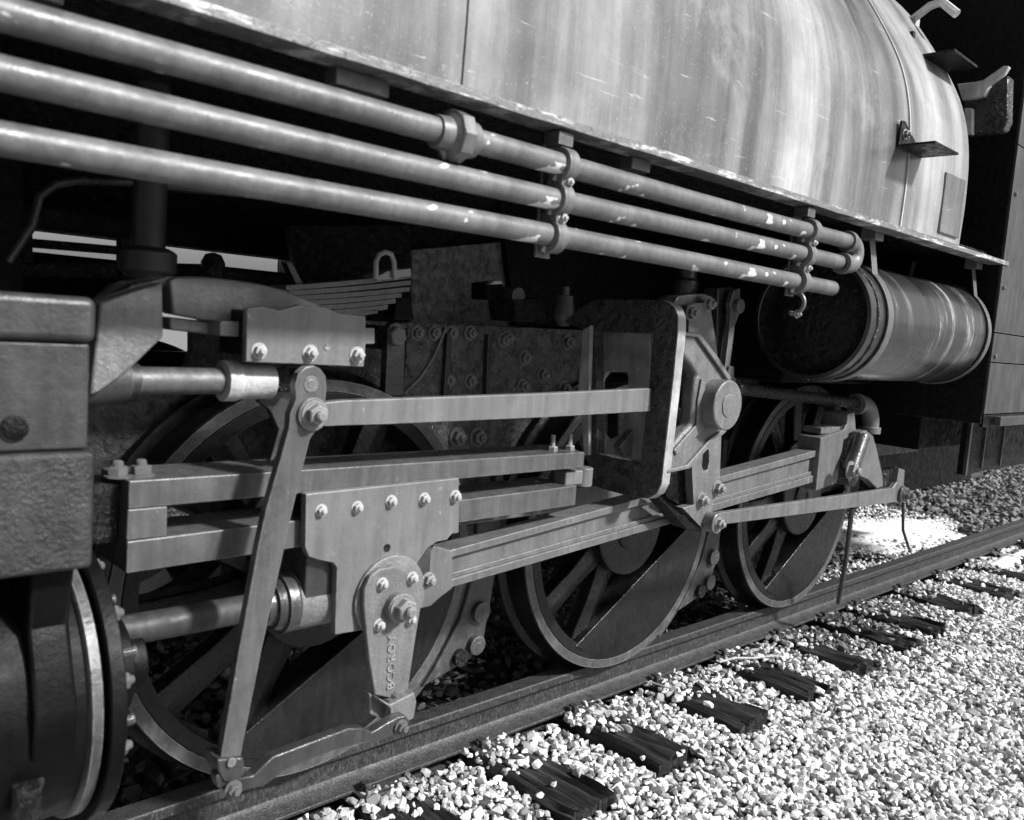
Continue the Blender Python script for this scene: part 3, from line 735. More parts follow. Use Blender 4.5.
# weld bead
def bead(X, r, rr, name, mat='gunk'):
    b = MB(); P = []
    for i in range(73):
        a = 2*math.pi*i/72; P.append((X+.004*noise.noise(Vector((i*.9, X, 0))), -.5+math.cos(a)*(r+.004*noise.noise(Vector((i*.7, 3, X)))), 1.385+math.sin(a)*(r+.004*noise.noise(Vector((i*.7, 7, X))))))
    b.tube(P, [rr*(1+.5*noise.noise(Vector((i*1.3, 0, X)))) for i in range(73)], 8); return b.build(name, mat, RES, 0, ang=60)
bead(x0+.055, RR, .007, 'weld_bead'); bead(x1-.045, RR, .007, 'weld_bead')
def strap(X, wdt):
    oo = [(-.625, 1.70)]+[(-.5+math.cos(R(a))*(RR+.009), 1.385+math.sin(R(a))*(RR+.009)) for a in range(132, 409, 6)]+[(-.375, 1.70)]
    n_ = len(oo)
    b = MB(); F = []; P = []
    ii = [(-.5+(y_+.5)*.975, 1.385+(z_-1.385)*(.975 if z_ < 1.6 else 1)) for y_, z_ in oo]
    for (ya, za), (yb, zb) in zip(oo, ii): P += [(X, ya, za), (X+wdt, ya, za), (X+wdt, yb, zb), (X, yb, zb)]
    for i in range(n_-1):
        for k in range(4): F.append((i*4+k, i*4+(k+1) % 4, (i+1)*4+(k+1) % 4, (i+1)*4+k))
    b._add(P, F); s = b.build('hanger_strap', 'rod', RES, .001); 
    b = MB(); b.box(X-.012, X+wdt+.012, -.655, -.60, 1.668, 1.712); b.build('strap_foot', 'plate', RES, .003)
strap(at(868, 245, -.625).x, .042); strap(1.43, .035)

# ---- the three long pipes
PZ = [1.622, 1.551, 1.473]; PY = [-.712, -.705, -.695]; PXE = [.10, .075, .045]; PR = .0235
pipes = []
for i in range(3):
    b = MB(); N_ = 60; pts = []
    for k in range(N_+1):
        x = -3.4+(PXE[i]+3.4)*k/N_; pts.append((x, PY[i]+.003*math.sin(x*1.7+i), PZ[i]+.003*math.sin(x*2.3+i*2)))
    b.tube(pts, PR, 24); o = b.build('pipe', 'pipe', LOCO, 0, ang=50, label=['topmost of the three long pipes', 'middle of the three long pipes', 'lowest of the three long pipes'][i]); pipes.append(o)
    if i == 2:
        b = MB(); b.ring(pts[-1], (1, 0, 0), PR-.001, PR-.006, -.005, .006, 24); b.build('pipe_mouth', 'black', o, 0)
# return bend
b = MB(); za, zb = PZ[0], PZ[1]; cz = (za+zb)/2; rr = (za-zb)/2
pts = [(.085, -.712, za), (.10, -.712, za)]+[(.105+math.sin(R(a))*rr*1.1, -.709, cz+math.cos(R(a))*rr) for a in range(0, 181, 15)]+[(.07, -.705, zb)]
b.tube(pts, [PR*1.18]*len(pts), 20)
for q_, X in ((za, .085), (zb, .068)): b.ring((X, -.709, q_), (1, 0, 0), PR*1.42, PR*.9, -.012, .012, 24)
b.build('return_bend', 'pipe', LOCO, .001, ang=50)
# union on the top pipe
ux = at(462, 140, -.712).x; ux = at(455, 138, -.712).x
b = MB(); b.lathe((ux-.05, PY[0], PZ[0]), (1, 0, 0), [(0, PR), (.001, .030), (.028, .032), (.030, .036), (.034, .041), (.036, .047)], 24)
b.lathe((ux-.014, PY[0], PZ[0]), (1, 0, 0), [(0, .044), (.003, .048), (.030, .048), (.034, .043)], 8)
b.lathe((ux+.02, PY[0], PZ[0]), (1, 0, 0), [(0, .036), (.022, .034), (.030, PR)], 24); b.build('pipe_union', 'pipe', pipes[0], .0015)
# clamps
def clamp(X, hook=False):
    c = bpy.data.objects.new('pipe_clamp', None); link(c, LOCO, (X, -.69, 1.69))
    b = MB(); b.box(X-.022, X+.022, -.672, -.664, PZ[2]-.045, 1.69); b.box(X-.022, X+.022, -.715, -.664, 1.662, 1.69); b.build('backing_strap', 'steel', c, .002)
    for i in range(3):
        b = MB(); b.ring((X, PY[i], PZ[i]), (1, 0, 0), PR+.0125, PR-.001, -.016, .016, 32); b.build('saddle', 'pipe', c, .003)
    for i in range(2):
        zm = (PZ[i]+PZ[i+1])/2; ym = (PY[i]+PY[i+1])/2
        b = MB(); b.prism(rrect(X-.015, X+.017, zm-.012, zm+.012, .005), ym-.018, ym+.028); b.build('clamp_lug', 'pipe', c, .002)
        bolt(c, (X+.003, ym-.018, zm), .0095, 'bolt_bright')
    if hook:
        b = MB(); cz = 1.408; b.tube([(X, -.688+math.cos(R(a))*.032, cz+math.sin(R(a))*.032) for a in range(60, 290, 12)], .007, 8)
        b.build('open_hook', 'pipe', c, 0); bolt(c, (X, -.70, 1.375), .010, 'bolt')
clamp(at(568, 163, -.72).x-.005); clamp(at(812, 235, -.72).x-.005, True)
# small blocks under the board
for x, y_, w_ in ((357, 92, .055), (635, 167, .035), (20, -40, .05)):
    q0 = at(x, y_, -.66); b = MB(); b.box(q0.x-w_, q0.x+w_, -.68, -.64, 1.665, 1.694); b.build('board_bracket', 'steel', LOCO, .003)

# ---- vertical steam pipe, hand rail, small plumbing at upper left
q0 = at(148, 262, -.12); b = MB(); b.cyl((q0.x, -.12, 1.28), (q0.x, -.12, 1.75), .034, 28); b.build('steam_pipe', 'block', LOCO, 0)
b = MB(); b.lathe((q0.x, -.12, q0.z-.035), (0, 0, 1), [(0, .040), (.012, .052), (.016, .058), (.055, .058), (.060, .052), (.066, .040)], 28); b.build('pipe_collar', 'block', LOCO, .001)
b = MB(); hr = [(8, 262), (32, 226), (40, 196), (56, 184), (80, 180), (135, 182), (200, 190), (300, 200), (420, 213)]
pts = [at(a, c_, .05) for a, c_ in hr]; b.tube(pts, .010, 10); b.build('hand_rail', 'rod_dark', LOCO, 0, ang=60)
b = MB(); b.tube([at(a, c_, .25) for a, c_ in [(0, 268), (100, 270), (200, 272), (300, 282)]], .022, 12); b.build('blower_pipe', 'black', LOCO, 0)
b = MB(); b.tube([at(a, c_, .30) for a, c_ in [(30, 243), (125, 251)]], .011, 8); b.build('brake_rod', 'black', LOCO, 0)
b = MB(); b.prism(xz([(24, 235), (33, 235), (33, 262), (24, 262)], .20), .20, .24); b.build('pipe_bracket', 'black_fine', LOCO, .002)
b = MB(); b.prism(xz([(122, 238), (134, 238), (134, 275), (122, 275)], .10), .10, .14); b.build('pipe_bracket', 'black_fine', LOCO, .002)
b = MB(); b.lathe(at(212, 290, .15), (0, 0, 1), [(0, .03), (.07, .03), (.09, .02), (.095, .005)], 16); b.build('oil_cup', 'black', LOCO, 0)
b = MB(); b.prism(xz([(286, 262), (292, 262), (312, 300), (303, 300)], .10), .10, .13); b.build('stay_bar', 'rod_dark', LOCO, .002)
b = MB(); b.prism(xz([(487, 283), (503, 281), (503, 300), (487, 300)], .12), .12, .20); b.build('lubricator_box', 'black_fine', LOCO, .003)
b = MB(); b.prism(xz([(494, 281), (502, 281), (503, 284), (490, 284.5)], .10), .10, .118); b.build('lubricator_lid', 'white_scale', LOCO, .001)
q0 = at(519, 296, .05); b = MB(); b.lathe(q0, (0, 1, 0), [(0, .030), (.10, .030)], 20); b.build('lubricator_barrel', 'rod_dark', LOCO, .003)
b = MB(); b.prism(xz([(514, 300), (545, 298), (547, 322), (517, 322)], .03), .03, .16); b.build('cross_bracket', 'black', LOCO, .004)
q0 = at(563, 326, -.02); b = MB(); b.lathe(q0, (0, 0, 1), [(0, .018), (.03, .030), (.035, .034), (.06, .034), (.075, .030), (.10, .028), (.104, .014), (.13, .012)], 20); b.build('oil_cup', 'steel', LOCO, 0)
b = MB(); q0 = at(685, 292, -.1); b.lathe(q0, (0, 0, 1), [(-.03, .05), (.04, .05), (.05, .04), (.10, .04)], 24); b.build('pipe_flange', 'rod_dark', LOCO, .002)

# ---- cylinder and valve chest at the left edge
CY = Vector((0, -.34, .57)); XF = -2.075
CYL = bpy.data.objects.new('cylinder_casting', None); link(CYL, LOCO, (-2.4, -.34, .57)); CYL['label'] = 'dark out of focus cylinder at the left edge'
def axx(prof, name, mat, seg=72, bev=0): 
    b = MB(); b.lathe((0, CY.y, CY.z), (1, 0, 0), prof, seg); return b.build(name, mat, CYL, bev, ang=40)
axx([(-2.95, .235), (XF-.0265, .235)], 'barrel', 'dull')
axx([(XF-.056, .236), (XF-.05, .246), (XF-.034, .246), (XF-.030, .236)], 'barrel_band', 'tread')
axx([(XF-.026, .262), (XF, .262)], 'rear_flange', 'dull', 72, .003)
axx([(XF+.001, .17), (XF+.03, .165), (XF+.034, .10), (XF+.075, .095)], 'cylinder_cover', 'dull', 40, .004)
for k in range(12):
    a = R(15+30*k); bolt(CYL, (XF, CY.y+math.cos(a)*.225, CY.z+math.sin(a)*.225), .015, 'bolt_dark', d=(1, 0, 0))
for k in range(6):
    a = R(30+60*k); p = Vector((XF+.03, CY.y+math.cos(a)*.13, CY.z+math.sin(a)*.13)); b = MB(); b.cyl(p, p+Vector((.035, 0, 0)), .011, 10); b.build('stud', 'rod_dark', CYL, .001)
# gland block on the piston rod
axx([(XF+.076, .062), (XF+.11, .062), (XF+.115, .05)], 'piston_gland', 'dull', 32, .002)
xr = at(98, 310, -.60).x; xr2 = at(92, 400, -.60).x
b = MB(); b.box(-2.95, xr, -.60, -.12, 1.202, 1.272); b.build('chest_lid', 'block', CYL, .014, 4)
b = MB(); b.box(-2.95, xr2, -.588, -.13, 1.035, 1.2015); b.build('valve_chest', 'block', CYL, .006)
b = MB(); b.box(-2.95, at(95, 500, -.60).x, -.60, -.12, .845, 1.0345); b.rough(.002, 9); b.build('chest_foot', 'casing_low', CYL, .010, 3)
q0 = at(14, 428, -.588); b = MB(); b.lathe(q0, (0, -1, 0), [(-.01, .02), (.004, .02), (.008, .012)], 16); b.build('blanking_plug', 'black_fine', CYL, 0)
# ribs and drain pipe on the barrel below
b = MB()
pl = [(-.56, .845), (-.54, .74), (-.59, .62), (-.585, .55), (-.55, .5), (-.50, .5), (-.50, .845)]
b.prism(pl, -2.215, -2.15, 'X'); b.build('casting_rib', 'dull', CYL, .008, 3)
b = MB(); b.tube([(-2.215, -.57, .50), (-2.215, -.55, .40), (-2.215, -.50, .30)], .022, 14); b.build('drain_cock', 'black', CYL, 0)
b = MB(); b.box(-2.95, -2.33, -.59, -.5, .74, .80); b.build('casting_rib', 'dull', CYL, .006)

# ---- steam chest bracket castings (pale)
BR = LOCO
Yw = -.44
b = MB(); b.prism(xz([(100, 304), (130, 293), (163, 282), (164, 337), (148, 352), (134, 366), (118, 379), (100, 392), (90, 396)], Yw), Yw, Yw+.07); b.build('chest_bracket', 'cast', LOCO, .006, 3)
b = MB(); b.prism(xz([(108, 302), (128, 284), (164, 276), (168, 284), (140, 296)], Yw+.10), Yw+.08, Yw+.2); b.build('bracket_cap', 'rod_dark', LOCO, .005)
Yw = -.38
b = MB(); b.prism(xz([(170, 280), (178, 277), (205, 277), (235, 280), (262, 284), (288, 291), (312, 302), (345, 316), (348, 330), (345, 345), (246, 345), (245, 322), (210, 321), (173, 314)], Yw), Yw, Yw+.06); b.build('chest_bracket', 'cast', LOCO, .006, 3)
b = MB(); b.prism(xz([(170, 317), (214, 322), (214, 335), (170, 330)], Yw+.02), Yw+.02, Yw+.07); b.build('guide_arm', 'cast', LOCO, .005)
b = MB(); b.prism(xz([(213, 322), (216, 320), (244, 321), (244, 337), (213, 335)], Yw-.005), Yw-.035, Yw+.05); b.build('guide_stop', 'plate', LOCO, .004)

b = MB(); b.prism(xz([(192, 328), (246, 328), (246, 372), (186, 372), (192, 350)], .0), .0, .03); b.build('stay_plate', 'black', LOCO, .003)
# ---- valve rod guide
Yg = -.45
VG = MB(); VG.prism(xz([(247, 308), (262, 306), (280, 310), (300, 305), (325, 307), (340, 313), (366, 316), (366, 328), (375, 328), (375, 344), (366, 344), (364, 367), (246, 362)], Yg), Yg, Yg+.018)
vg = VG.build('valve_guide_plate', 'plate', LOCO, .003)
for a, c_ in ((259, 351), (310, 353), (357, 355)): pbolt(vg, a, c_, Yg, 6.5, 'bolt_bright')
b = MB(); p = at(327, 347, Yg); b.lathe(p+Vector((0, .001, 0)), (0, -1, 0), [(0, .008), (.003, .007)], 10); b.build('rivet', 'bolt_dark', vg, 0)
q0 = at(247, 308, Yg); q1 = at(364, 362, Yg); b = MB(); b.box(q0.x+.002, q1.x-.01, Yg+.019, Yg+.12, q1.z+.004, q0.z-.004); b.build('valve_guide_box', 'black_fine', LOCO, .003)
# valve rod
Yv = -.38
p0 = at(95, 387, Yv); p1 = at(232, 380, Yv); zv = at(200, 381, Yv).z
VR = MB(); VR.cyl((-2.1, Yv, zv), (at(224, 380, Yv).x, Yv, zv), .026, 24); vr = VR.build('valve_rod', 'steel', LOCO, 0)
b = MB(); g0 = at(92, 387, Yv).x; g1 = at(137, 381, Yv).x; b.lathe((0, Yv, zv), (1, 0, 0), [(g0-.1, .055), (g0, .050), (g1-.02, .038), (g1-.02, .031), (g1, .031)], 24); b.build('valve_gland', 'block', vr, 0)
c0 = at(221, 380, Yv).x; c1 = at(270, 378, Yv).x
b = MB(); b.lathe((0, Yv, zv+.001), (1, 0, 0), [(c0, .028), (c0+.002, .041), (c0+.030, .041), (c0+.032, .037), (c1, .037), (c1+.001, .02)], 28); b.build('valve_rod_socket', 'edge', vr, .001)
b = MB(); b.prism(xz([(272, 368), (286, 366), (292, 384), (292, 392), (280, 392), (272, 384)], Yv-.01), Yv-.02, Yv+.03); b.build('socket_fork', 'black', vr, .003)
# dark round web behind the lever
b = MB(); b.prism(xz([(262, 396), (275, 392), (292, 384), (296, 440), (270, 462), (279, 430), (270, 410), (259, 402)], -.36), -.36, -.34); b.build('fork_plate', 'rod_dark', LOCO, .003)

# ---- combination lever
Yl = -.50
CL = MB()
oc = at(311, 384, Yl)
top = [(296, 398), (295, 385), (299, 373), (306, 367), (314, 365.5), (321, 369), (326, 376), (327, 388)]
CL.prism(xz(top+[(324, 420), (318, 428), (310, 440), (292, 514), (285, 547), (262, 650), (240, 761), (239, 770), (221, 768), (221, 756), (239, 650), (258, 547), (266, 510), (289, 428), (290, 414)], Yl), Yl, Yl+.022)
cl = CL.build('combination_lever', 'bar', LOCO, .003)
b = MB(); p = at(311, 384, Yl); b.lathe(p, (0, -1, 0), [(-.002, .016), (.002, .016), (.002, .010), (.0035, .009)], 24); b.build('pin_end', 'rod', cl, .0008)
p = at(312, 414, Yl); b = MB(); b.lathe(p+Vector((0, .0, 0)), (0, -1, 0), [(-.03, .034), (.006, .034), (.008, .031)], 32); b.build('boss_washer', 'rod', cl, .001)
bolt(cl, p+Vector((0, -.008, 0)), .0215, 'bolt')
# lower fork
b = MB(); b.prism(xz([(217, 770), (216, 758), (242, 756), (243, 772), (232, 783), (222, 780)], Yl-.004), Yl-.012, Yl+.05); b.build('lever_fork', 'rod_dark', cl, .004)
p = at(231, 762, Yl-.014); b = MB(); b.lathe(p, (0, -1, 0), [(-.002, .009), (.004, .009)], 14); b.build('pin_end', 'rod', cl, .001)
pbolt(cl, 233, 789, Yl-.02, 7, 'bolt_dark')
# ---- union link
UL = MB(); Yu = Yl+.0
UL.prism(xz([(214, 775), (222, 768), (240, 776), (252, 774), (262, 764), (272, 755), (288, 749), (347, 727), (362, 727), (370, 731), (385, 722), (396, 716), (404, 714), (408, 720), (404, 730), (392, 734), (378, 740), (366, 741), (333, 749), (285, 768), (262, 785), (244, 789), (226, 792), (216, 786)], Yu), Yu-.008, Yu+.020)
ul = UL.build('union_link', 'rod_dark', LOCO, .004)
pbolt(ul, 401, 727, Yu-.012, 6, 'bolt_dark')
# ---- radius rod
RRd = MB(); a0, a1 = -.46, -.43
pts = [(322, 402), (340, 400), (542, 393), (648, 388)]; pb = [(648, 411), (542, 417), (380, 424), (340, 425), (322, 426)]
RRd.prism(xz(pts+pb, -.45), -.46, -.435); rd = RRd.build('radius_rod', 'plate', LOCO, .003)
# rod goes on behind the yoke to the link block
q0 = at(640, 399, -.45); b = MB(); b.box(q0.x, -.10, -.455, -.44, q0.z-.028, q0.z+.028); b.build('radius_rod_tail', 'rod_dark', rd, .003)

# ---- slide bars and spacer
SB0, SB1 = -.40, -.25
zt = at(128.5, 481, SB0).z; zb = at(128.5, 509.5, SB0).z; xL = at(128.5, 500, SB0).x
p = at(585, 452, SB0); xR = p.x; ztR = p.z; zbR = at(585, 467.5, SB0).z
b = MB(); b.prism([(xL, zt), (xR, ztR), (xR, zbR), (xL, zb)], SB0, SB1); sb = b.build('slide_bar', 'bar', LOCO, .003, label='upper slide bar')
z1 = at(125, 542, SB0).z; z2 = at(125, 574, SB0).z; xR2 = at(577, 485, SB0).x; z1R = at(577, 485.5, SB0).z; z2R = at(577, 505, SB0).z
b = MB(); b.prism([(xL, z1), (xR2, z1R), (xR2, z2R), (xL, z2)], SB0, SB1); sb2 = b.build('slide_bar', 'bar', LOCO, .003, label='lower slide bar')
b = MB(); xq = at(168, 520, SB0).x; b.box(xL, xq, SB0+.003, SB1, z1+.001, zb-.001); b.build('bar_spacer', 'bar', sb2, .003)
for a, c_, r_ in ((141, 470, 9), (118, 466, 8)):
    q0 = at(a, c_, SB0+.05); bolt(sb, (q0.x, SB0+.05, zt), .019, 'bolt_dark', d=(0, 0, 1)); 
for a in (553, 570):
    q0 = at(a, 440, SB0+.05); bolt(sb, (q0.x, SB0+.05, ztR-.002), .015, 'rod' if 0 else 'bolt', d=(0, 0, 1))
    b = MB(); b.cyl((q0.x, SB0+.05, ztR), (q0.x, SB0+.05, ztR+.045), .007, 10); b.build('stud', 'bolt', sb, 0)
b = MB(); q0 = at(575, 470, SB0); b.box(xR-.05, xR+.025, SB0+.02, SB0+.07, zbR-.055, zbR-.012); b.build('bar_clamp', 'plate', sb, .006, 3)
b = MB(); q0 = at(592, 480, SB0+.02); b.lathe((xR+.055, SB0+.05, zbR-.065), (0, 0, 1), [(0, .03), (.055, .03)], 20); b.build('bar_clamp', 'plate', sb, .003)
b = MB(); b.box(xL-.06, xL-.002, SB0+.04, SB1-.02, z1-.01, zt-.01); b.build('bar_seat', 'black', LOCO, .004)

# ---- crosshead
Yc = -.425
CH = MB(); CH.prism(xz([(306, 494), (459, 478), (459, 533), (452, 534), (447, 540), (437, 542), (428, 548), (418, 562), (412, 580), (410, 600), (400, 626), (358, 631), (335, 635), (337, 568), (333, 563), (318, 560), (309, 557), (305, 548)], Yc), Yc, Yc+.022)
ch = CH.build('crosshead_plate', 'plate', LOCO, .003)
for a, c_ in ((321, 510.5), (357, 507.5), (391, 501.5), (424, 499), (455, 496.5)): pbolt(ch, a, c_, Yc, 5.2, 'bolt_bright')
b = MB(); p = at(387, 548, Yc); b.lathe(p+Vector((0, .001, 0)), (0, -1, 0), [(0, .0105), (.0015, .010)], 16); b.build('oil_hole', 'black', ch, 0)
q0 = at(312, 560, Yc); q1 = at(440, 520, Yc)
b = MB(); b.box(q0.x, q1.x, Yc+.023, Yc+.16, .62, z2-.002); b.build('crosshead_body', 'rod_dark', LOCO, .005)
b = MB(); b.box(q0.x, q1.x, Yc+.03, Yc+.16, z1+.003, zb-.003); b.build('crosshead_slipper', 'black', LOCO, .003)
# piston rod and crosshead socket
Yp = -.34; zp = at(200, 617, Yp).z
b = MB(); b.cyl((XF, Yp, zp), (at(300, 608, Yp).x, Yp, zp), .030, 32); b.build('piston_rod', 'rodsteel', LOCO, 0)
s0 = at(275, 610, Yp).x; s1 = at(335, 600, Yp).x
b = MB(); b.lathe((0, Yp, zp), (1, 0, 0), [(s0-.035, .033), (s0-.034, .044), (s0-.018, .046), (s0-.017, .056), (s0, .060), (s0+.002, .068), (s0+.025, .068), (s0+.027, .060)], 36); b.build('rod_wiper', 'rod_dark', LOCO, .001)
b = MB(); b.lathe((0, Yp, zp), (1, 0, 0), [(s0+.026, .060), (s0+.03, .066), (s1+.08, .066)], 36); b.build('crosshead_socket', 'cast', LOCO, .003)
b = MB(); a_ = at(311, 586, Yp-.05).x; b.box(a_, a_+.055, Yp-.05, Yp+.02, zp+.055, zp+.078); b.build('socket_cotter', 'plate', LOCO, .006, 3)

# ---- gudgeon disc, drop arm
b = MB(); p = at(389, 596, Yc); b.lathe(p, (0, -1, 0), [(-.002, .098), (.008, .098), (.010, .094)], 48); b.build('gudgeon_disc', 'cast', LOCO, .001)
Yd = -.445
DA = MB(); DA.prism(xz([(362, 604), (363, 588), (369, 575), (378, 568), (392, 566), (405, 570), (414, 580), (419, 592), (419, 606), (414, 636), (406, 690), (388, 697), (373, 694), (367, 657)], Yd), Yd-.008, Yd+.006)
da = DA.build('drop_arm', 'cast', LOCO, .004)
for a, c_ in ((382, 584), (412, 578), (410, 619), (379, 625)): pbolt(da, a, c_, Yd-.008, 5.2, 'bolt_bright')
p = at(396, 606, Yd-.008); b = MB(); b.lathe(p, (0, -1, 0), [(-.002, .034), (.018, .034), (.02, .031)], 20); b.build('gudgeon_washer', 'cast', da, .001); bolt(da, p+Vector((.003, -.02, 0)), .026, 'bolt')
pbolt(da, 428, 580, -.43, 6.3, 'bolt')
b = MB(); b.prism(xz([(371, 694), (383, 700), (407, 688), (409, 698), (406, 714), (388, 722), (384, 720), (383, 704)], Yd), Yd-.03, Yd+.02); b.prism(xz([(369, 693), (383, 701), (384, 720), (370, 714)], Yd), Yd-.002, Yd+.03); cle = b.build('arm_clevis', 'cast', da, .003)
pbolt(cle, 394, 695, Yd-.03, 3, 'bolt_dark'); 
# raised casting letters, reading upwards
fc = bpy.data.curves.new('cast_letters', 'FONT'); fc.body = 'BCOROY'; fc.size = .030; fc.extrude = .0016; fc.space_character = 1.12; fc.align_x = 'CENTER'; fc.align_y = 'CENTER'; fc.resolution_u = 2
tmp = bpy.data.objects.new('tmp', fc); COL.objects.link(tmp)
dg = bpy.context.evaluated_depsgraph_get(); me = bpy.data.meshes.new_from_object(tmp.evaluated_get(dg)); bpy.data.objects.remove(tmp)
me.name = 'cast_letters'; me.materials.clear(); me.materials.append(M['cast'])
o = bpy.data.objects.new('cast_letters', me); p = at(391, 662, Yd-.008); link(o, da, (p.x, Yd-.0095, p.z)); o.rotation_euler = (R(90), R(-93), 0)

# ---- main rod (fluted)
Ym = -.40
P = at(433, 549, Ym)
def rodpart(poly, y0, y1, name='', mat='rod', par=None, bev=.003): 
    b = MB(); b.prism(xz(poly, y0), y0, y1); return b.build(name, mat, par or LOCO, bev)
# real rod: from the crosshead pin to the crank pin of the rear wheel, straight in plan
pinA = Vector((at(408, 600, -.37).x, -.39, at(408, 600, -.37).z)); 
Yr = -.385
MR = empty_part = bpy.data.objects.new('main_rod', None); link(MR, LOCO, (-.2, Yr, .65)); MR['label'] = 'long fluted main rod from the crosshead to the rear wheel'
tops = [(450, 550.5), (684, 488.5), (716, 479), (818, 450)]
bots = [(818, 481), (716, 508.5), (684, 518), (450, 588)]
tl_ = xz(tops, Yr); bl_ = xz(bots, Yr)
print('ROD top', tl_, 'bot', bl_)
x_0, x_1 = tl_[0][0], at(820, 460, Yr).x
def line(pts, x):
    (xa_, za_), (xb_, zb_) = pts[0], pts[-1]; return za_+(zb_-za_)*(x-xa_)/(xb_-xa_)
tp = [tl_[0], tl_[-1]]; bt = [bl_[-1], bl_[0]]
def zT(x): return line(tp, x)
def zB(x): return line(bt, x)
fl = .22
def bar(f0, f1, y0, y1, name, mat='rod', xa_=x_0, xb_=x_1, bev=.003):
    b = MB(); N_ = 8; up = []; dn = []
    for i in range(N_+1):
        x = xa_+(xb_-xa_)*i/N_; T, B = zT(x), zB(x); up.append((x, T+(B-T)*f0)); dn.append((x, T+(B-T)*f1))
    b.prism(up+dn[::-1], y0, y1); return b.build(name, mat, MR, bev)
bar(0, .20, Yr, Yr+.07, 'rod_flange'); bar(.78, 1, Yr, Yr+.07, 'rod_flange'); bar(.201, .779, Yr+.018, Yr+.052, 'rod_web')
b = MB(); up = []
bar(.66, .779, Yr+.008, Yr+.0179, 'flute_bead', bev=.002)
b = MB(); b.prism(xz([(404, 566), (414, 556), (424, 549), (434, 546), (450, 550), (452, 553), (452, 588), (440, 597), (430, 606), (418, 609), (405, 612)], Yr), Yr-.003, Yr+.073); b.build('little_end', 'rod', MR, .004)
# ---- coupling rods between the wheels (behind the main rod)
for k in (0, 1):
    xa_, xb_ = WX[k]+PIN[0], WX[k+1]+PIN[0]; zc_ = WR+PIN[1]
    b = MB(); b.prism([(xa_, zc_-.038), (xb_, zc_-.038), (xb_, zc_+.038), (xa_, zc_+.038)], -.13, -.085); b.build('coupling_rod', 'rod', LOCO, .008, 3)
for X in WX:
    c_ = Vector((X+PIN[0], 0, WR+PIN[1])); b = MB(); b.lathe((c_.x, -.02, c_.z), (0, -1, 0), [(0, .06), (.06, .06), (.061, .075), (.115, .075), (.118, .05), (.14, .05)], 32); b.build('crank_pin', 'rod_dark', LOCO, .002)
# ---- main rod big end and return crank
Yb = -.40
b = MB(); b.prism(xz([(821, 438), (836, 433), (844, 430), (847, 424), (848, 414), (855, 412), (856, 428), (858, 432), (844, 440), (837, 483), (816, 491)], Yb), Yb, Yb+.10); b.build('big_end_strap', 'rod', MR, .004)
b = MB(); b.prism(xz([(823, 411), (828, 406), (829, 430), (824, 436)], Yb+.16), Yb+.12, Yb+.16); b.build('big_end_strap', 'rod', MR, .003)
b = MB(); b.box(at(826, 431, Yb).x, at(848, 431, Yb).x, Yb+.02, Yb+.10, at(835, 434, Yb).z, at(835, 428, Yb).z); b.build('big_end_key', 'rod', MR, .003)
b = MB(); b.prism(xz([(840, 440), (862, 432), (866, 478), (838, 481)], Yb+.0), Yb+.02, Yb+.11); b.build('big_end_brass', 'black', MR, .004)
# pin running inwards to the wheel
cpx, cpz = WX[2]+PIN[0], WR+PIN[1]
b = MB(); b.cyl((cpx, -.30, cpz), (cpx, .0, cpz), .055, 24); b.build('crank_pin', 'rod_dark', LOCO, 0)
Yk = -.44
RCk = MB(); RCk.prism(xz([(859, 432), (864, 430), (871, 436), (875, 450), (880, 473), (881, 486), (875, 488), (866, 479), (857, 475), (853, 465), (856, 452)], Yk), Yk-.01, Yk+.03); rc = RCk.build('return_crank', 'rod', LOCO, .003)
b = MB(); b.cyl(at(862, 436, Yk), at(851, 468, Yk-.01), .034, 20); b.build('return_crank_pinch', 'rod_dark', rc, .003); pbolt(rc, 850, 470, Yk-.03, 7, 'bolt')
b = MB(); b.prism(xz([(876, 492), (880, 478), (886, 470), (904, 469), (901, 482), (896, 494)], Yk), Yk+.005, Yk+.06); b.build('rod_fork', 'black', rc, .003)
# ---- eccentric rod
Ye = -.47
ER = MB(); ER.prism(xz([(720, 513), (893, 488), (897, 482), (899, 468), (905, 470), (904, 484), (907, 493), (902, 502), (893, 502.5), (720, 525)], Ye), Ye, Ye+.022); er = ER.build('eccentric_rod', 'rod', LOCO, .003)
p = at(901, 494, Ye); b = MB(); b.lathe(p, (0, -1, 0), [(-.002, .038), (.012, .038), (.014, .034)], 28); b.build('rod_boss', 'rod_dark', er, .001); bolt(er, p+Vector((.02, -.014, 0)), .024, 'bolt_dark')
p = at(712, 522, Ye); b = MB(); b.lathe(p, (0, -1, 0), [(-.012, .034), (.022, .034), (.024, .031)], 28); b.build('rod_boss', 'rod', er, .001); bolt(er, p+Vector((.0, -.024, 0)), .017, 'bolt')

# ---- expansion link
Yk2 = -.455
LK = MB(); slot = [(703.5, 450), (706, 448), (709, 450), (709.5, 462), (707.5, 470), (704, 472), (702, 466)]
LK.holed(xz([(690, 306), (696, 303), (710, 303), (716, 340), (722, 400), (721.5, 437), (720, 478), (715, 500), (706, 532), (683, 508), (694, 505), (692, 467), (690, 430), (686, 380)], Yk2), [xz(slot, Yk2)], Yk2, Yk2+.03)
lk = LK.build('expansion_link', 'cast', LOCO, .002)
b = MB(); b.prism(xz([(660, 498), (667, 503), (704, 532), (697, 532), (687, 529)], Yk2-.0), Yk2+.002, Yk2+.06); b.prism(xz([(668, 470), (692, 467), (694, 505), (684, 508), (666, 497)], Yk2+.04), Yk2+.04, Yk2+.07); b.build('link_foot', 'black_fine', lk, .003)
for a, c_ in ((690, 313), (708, 304), (717, 488), (701, 500)): pbolt(lk, a, c_, Yk2, 6, 'bolt')
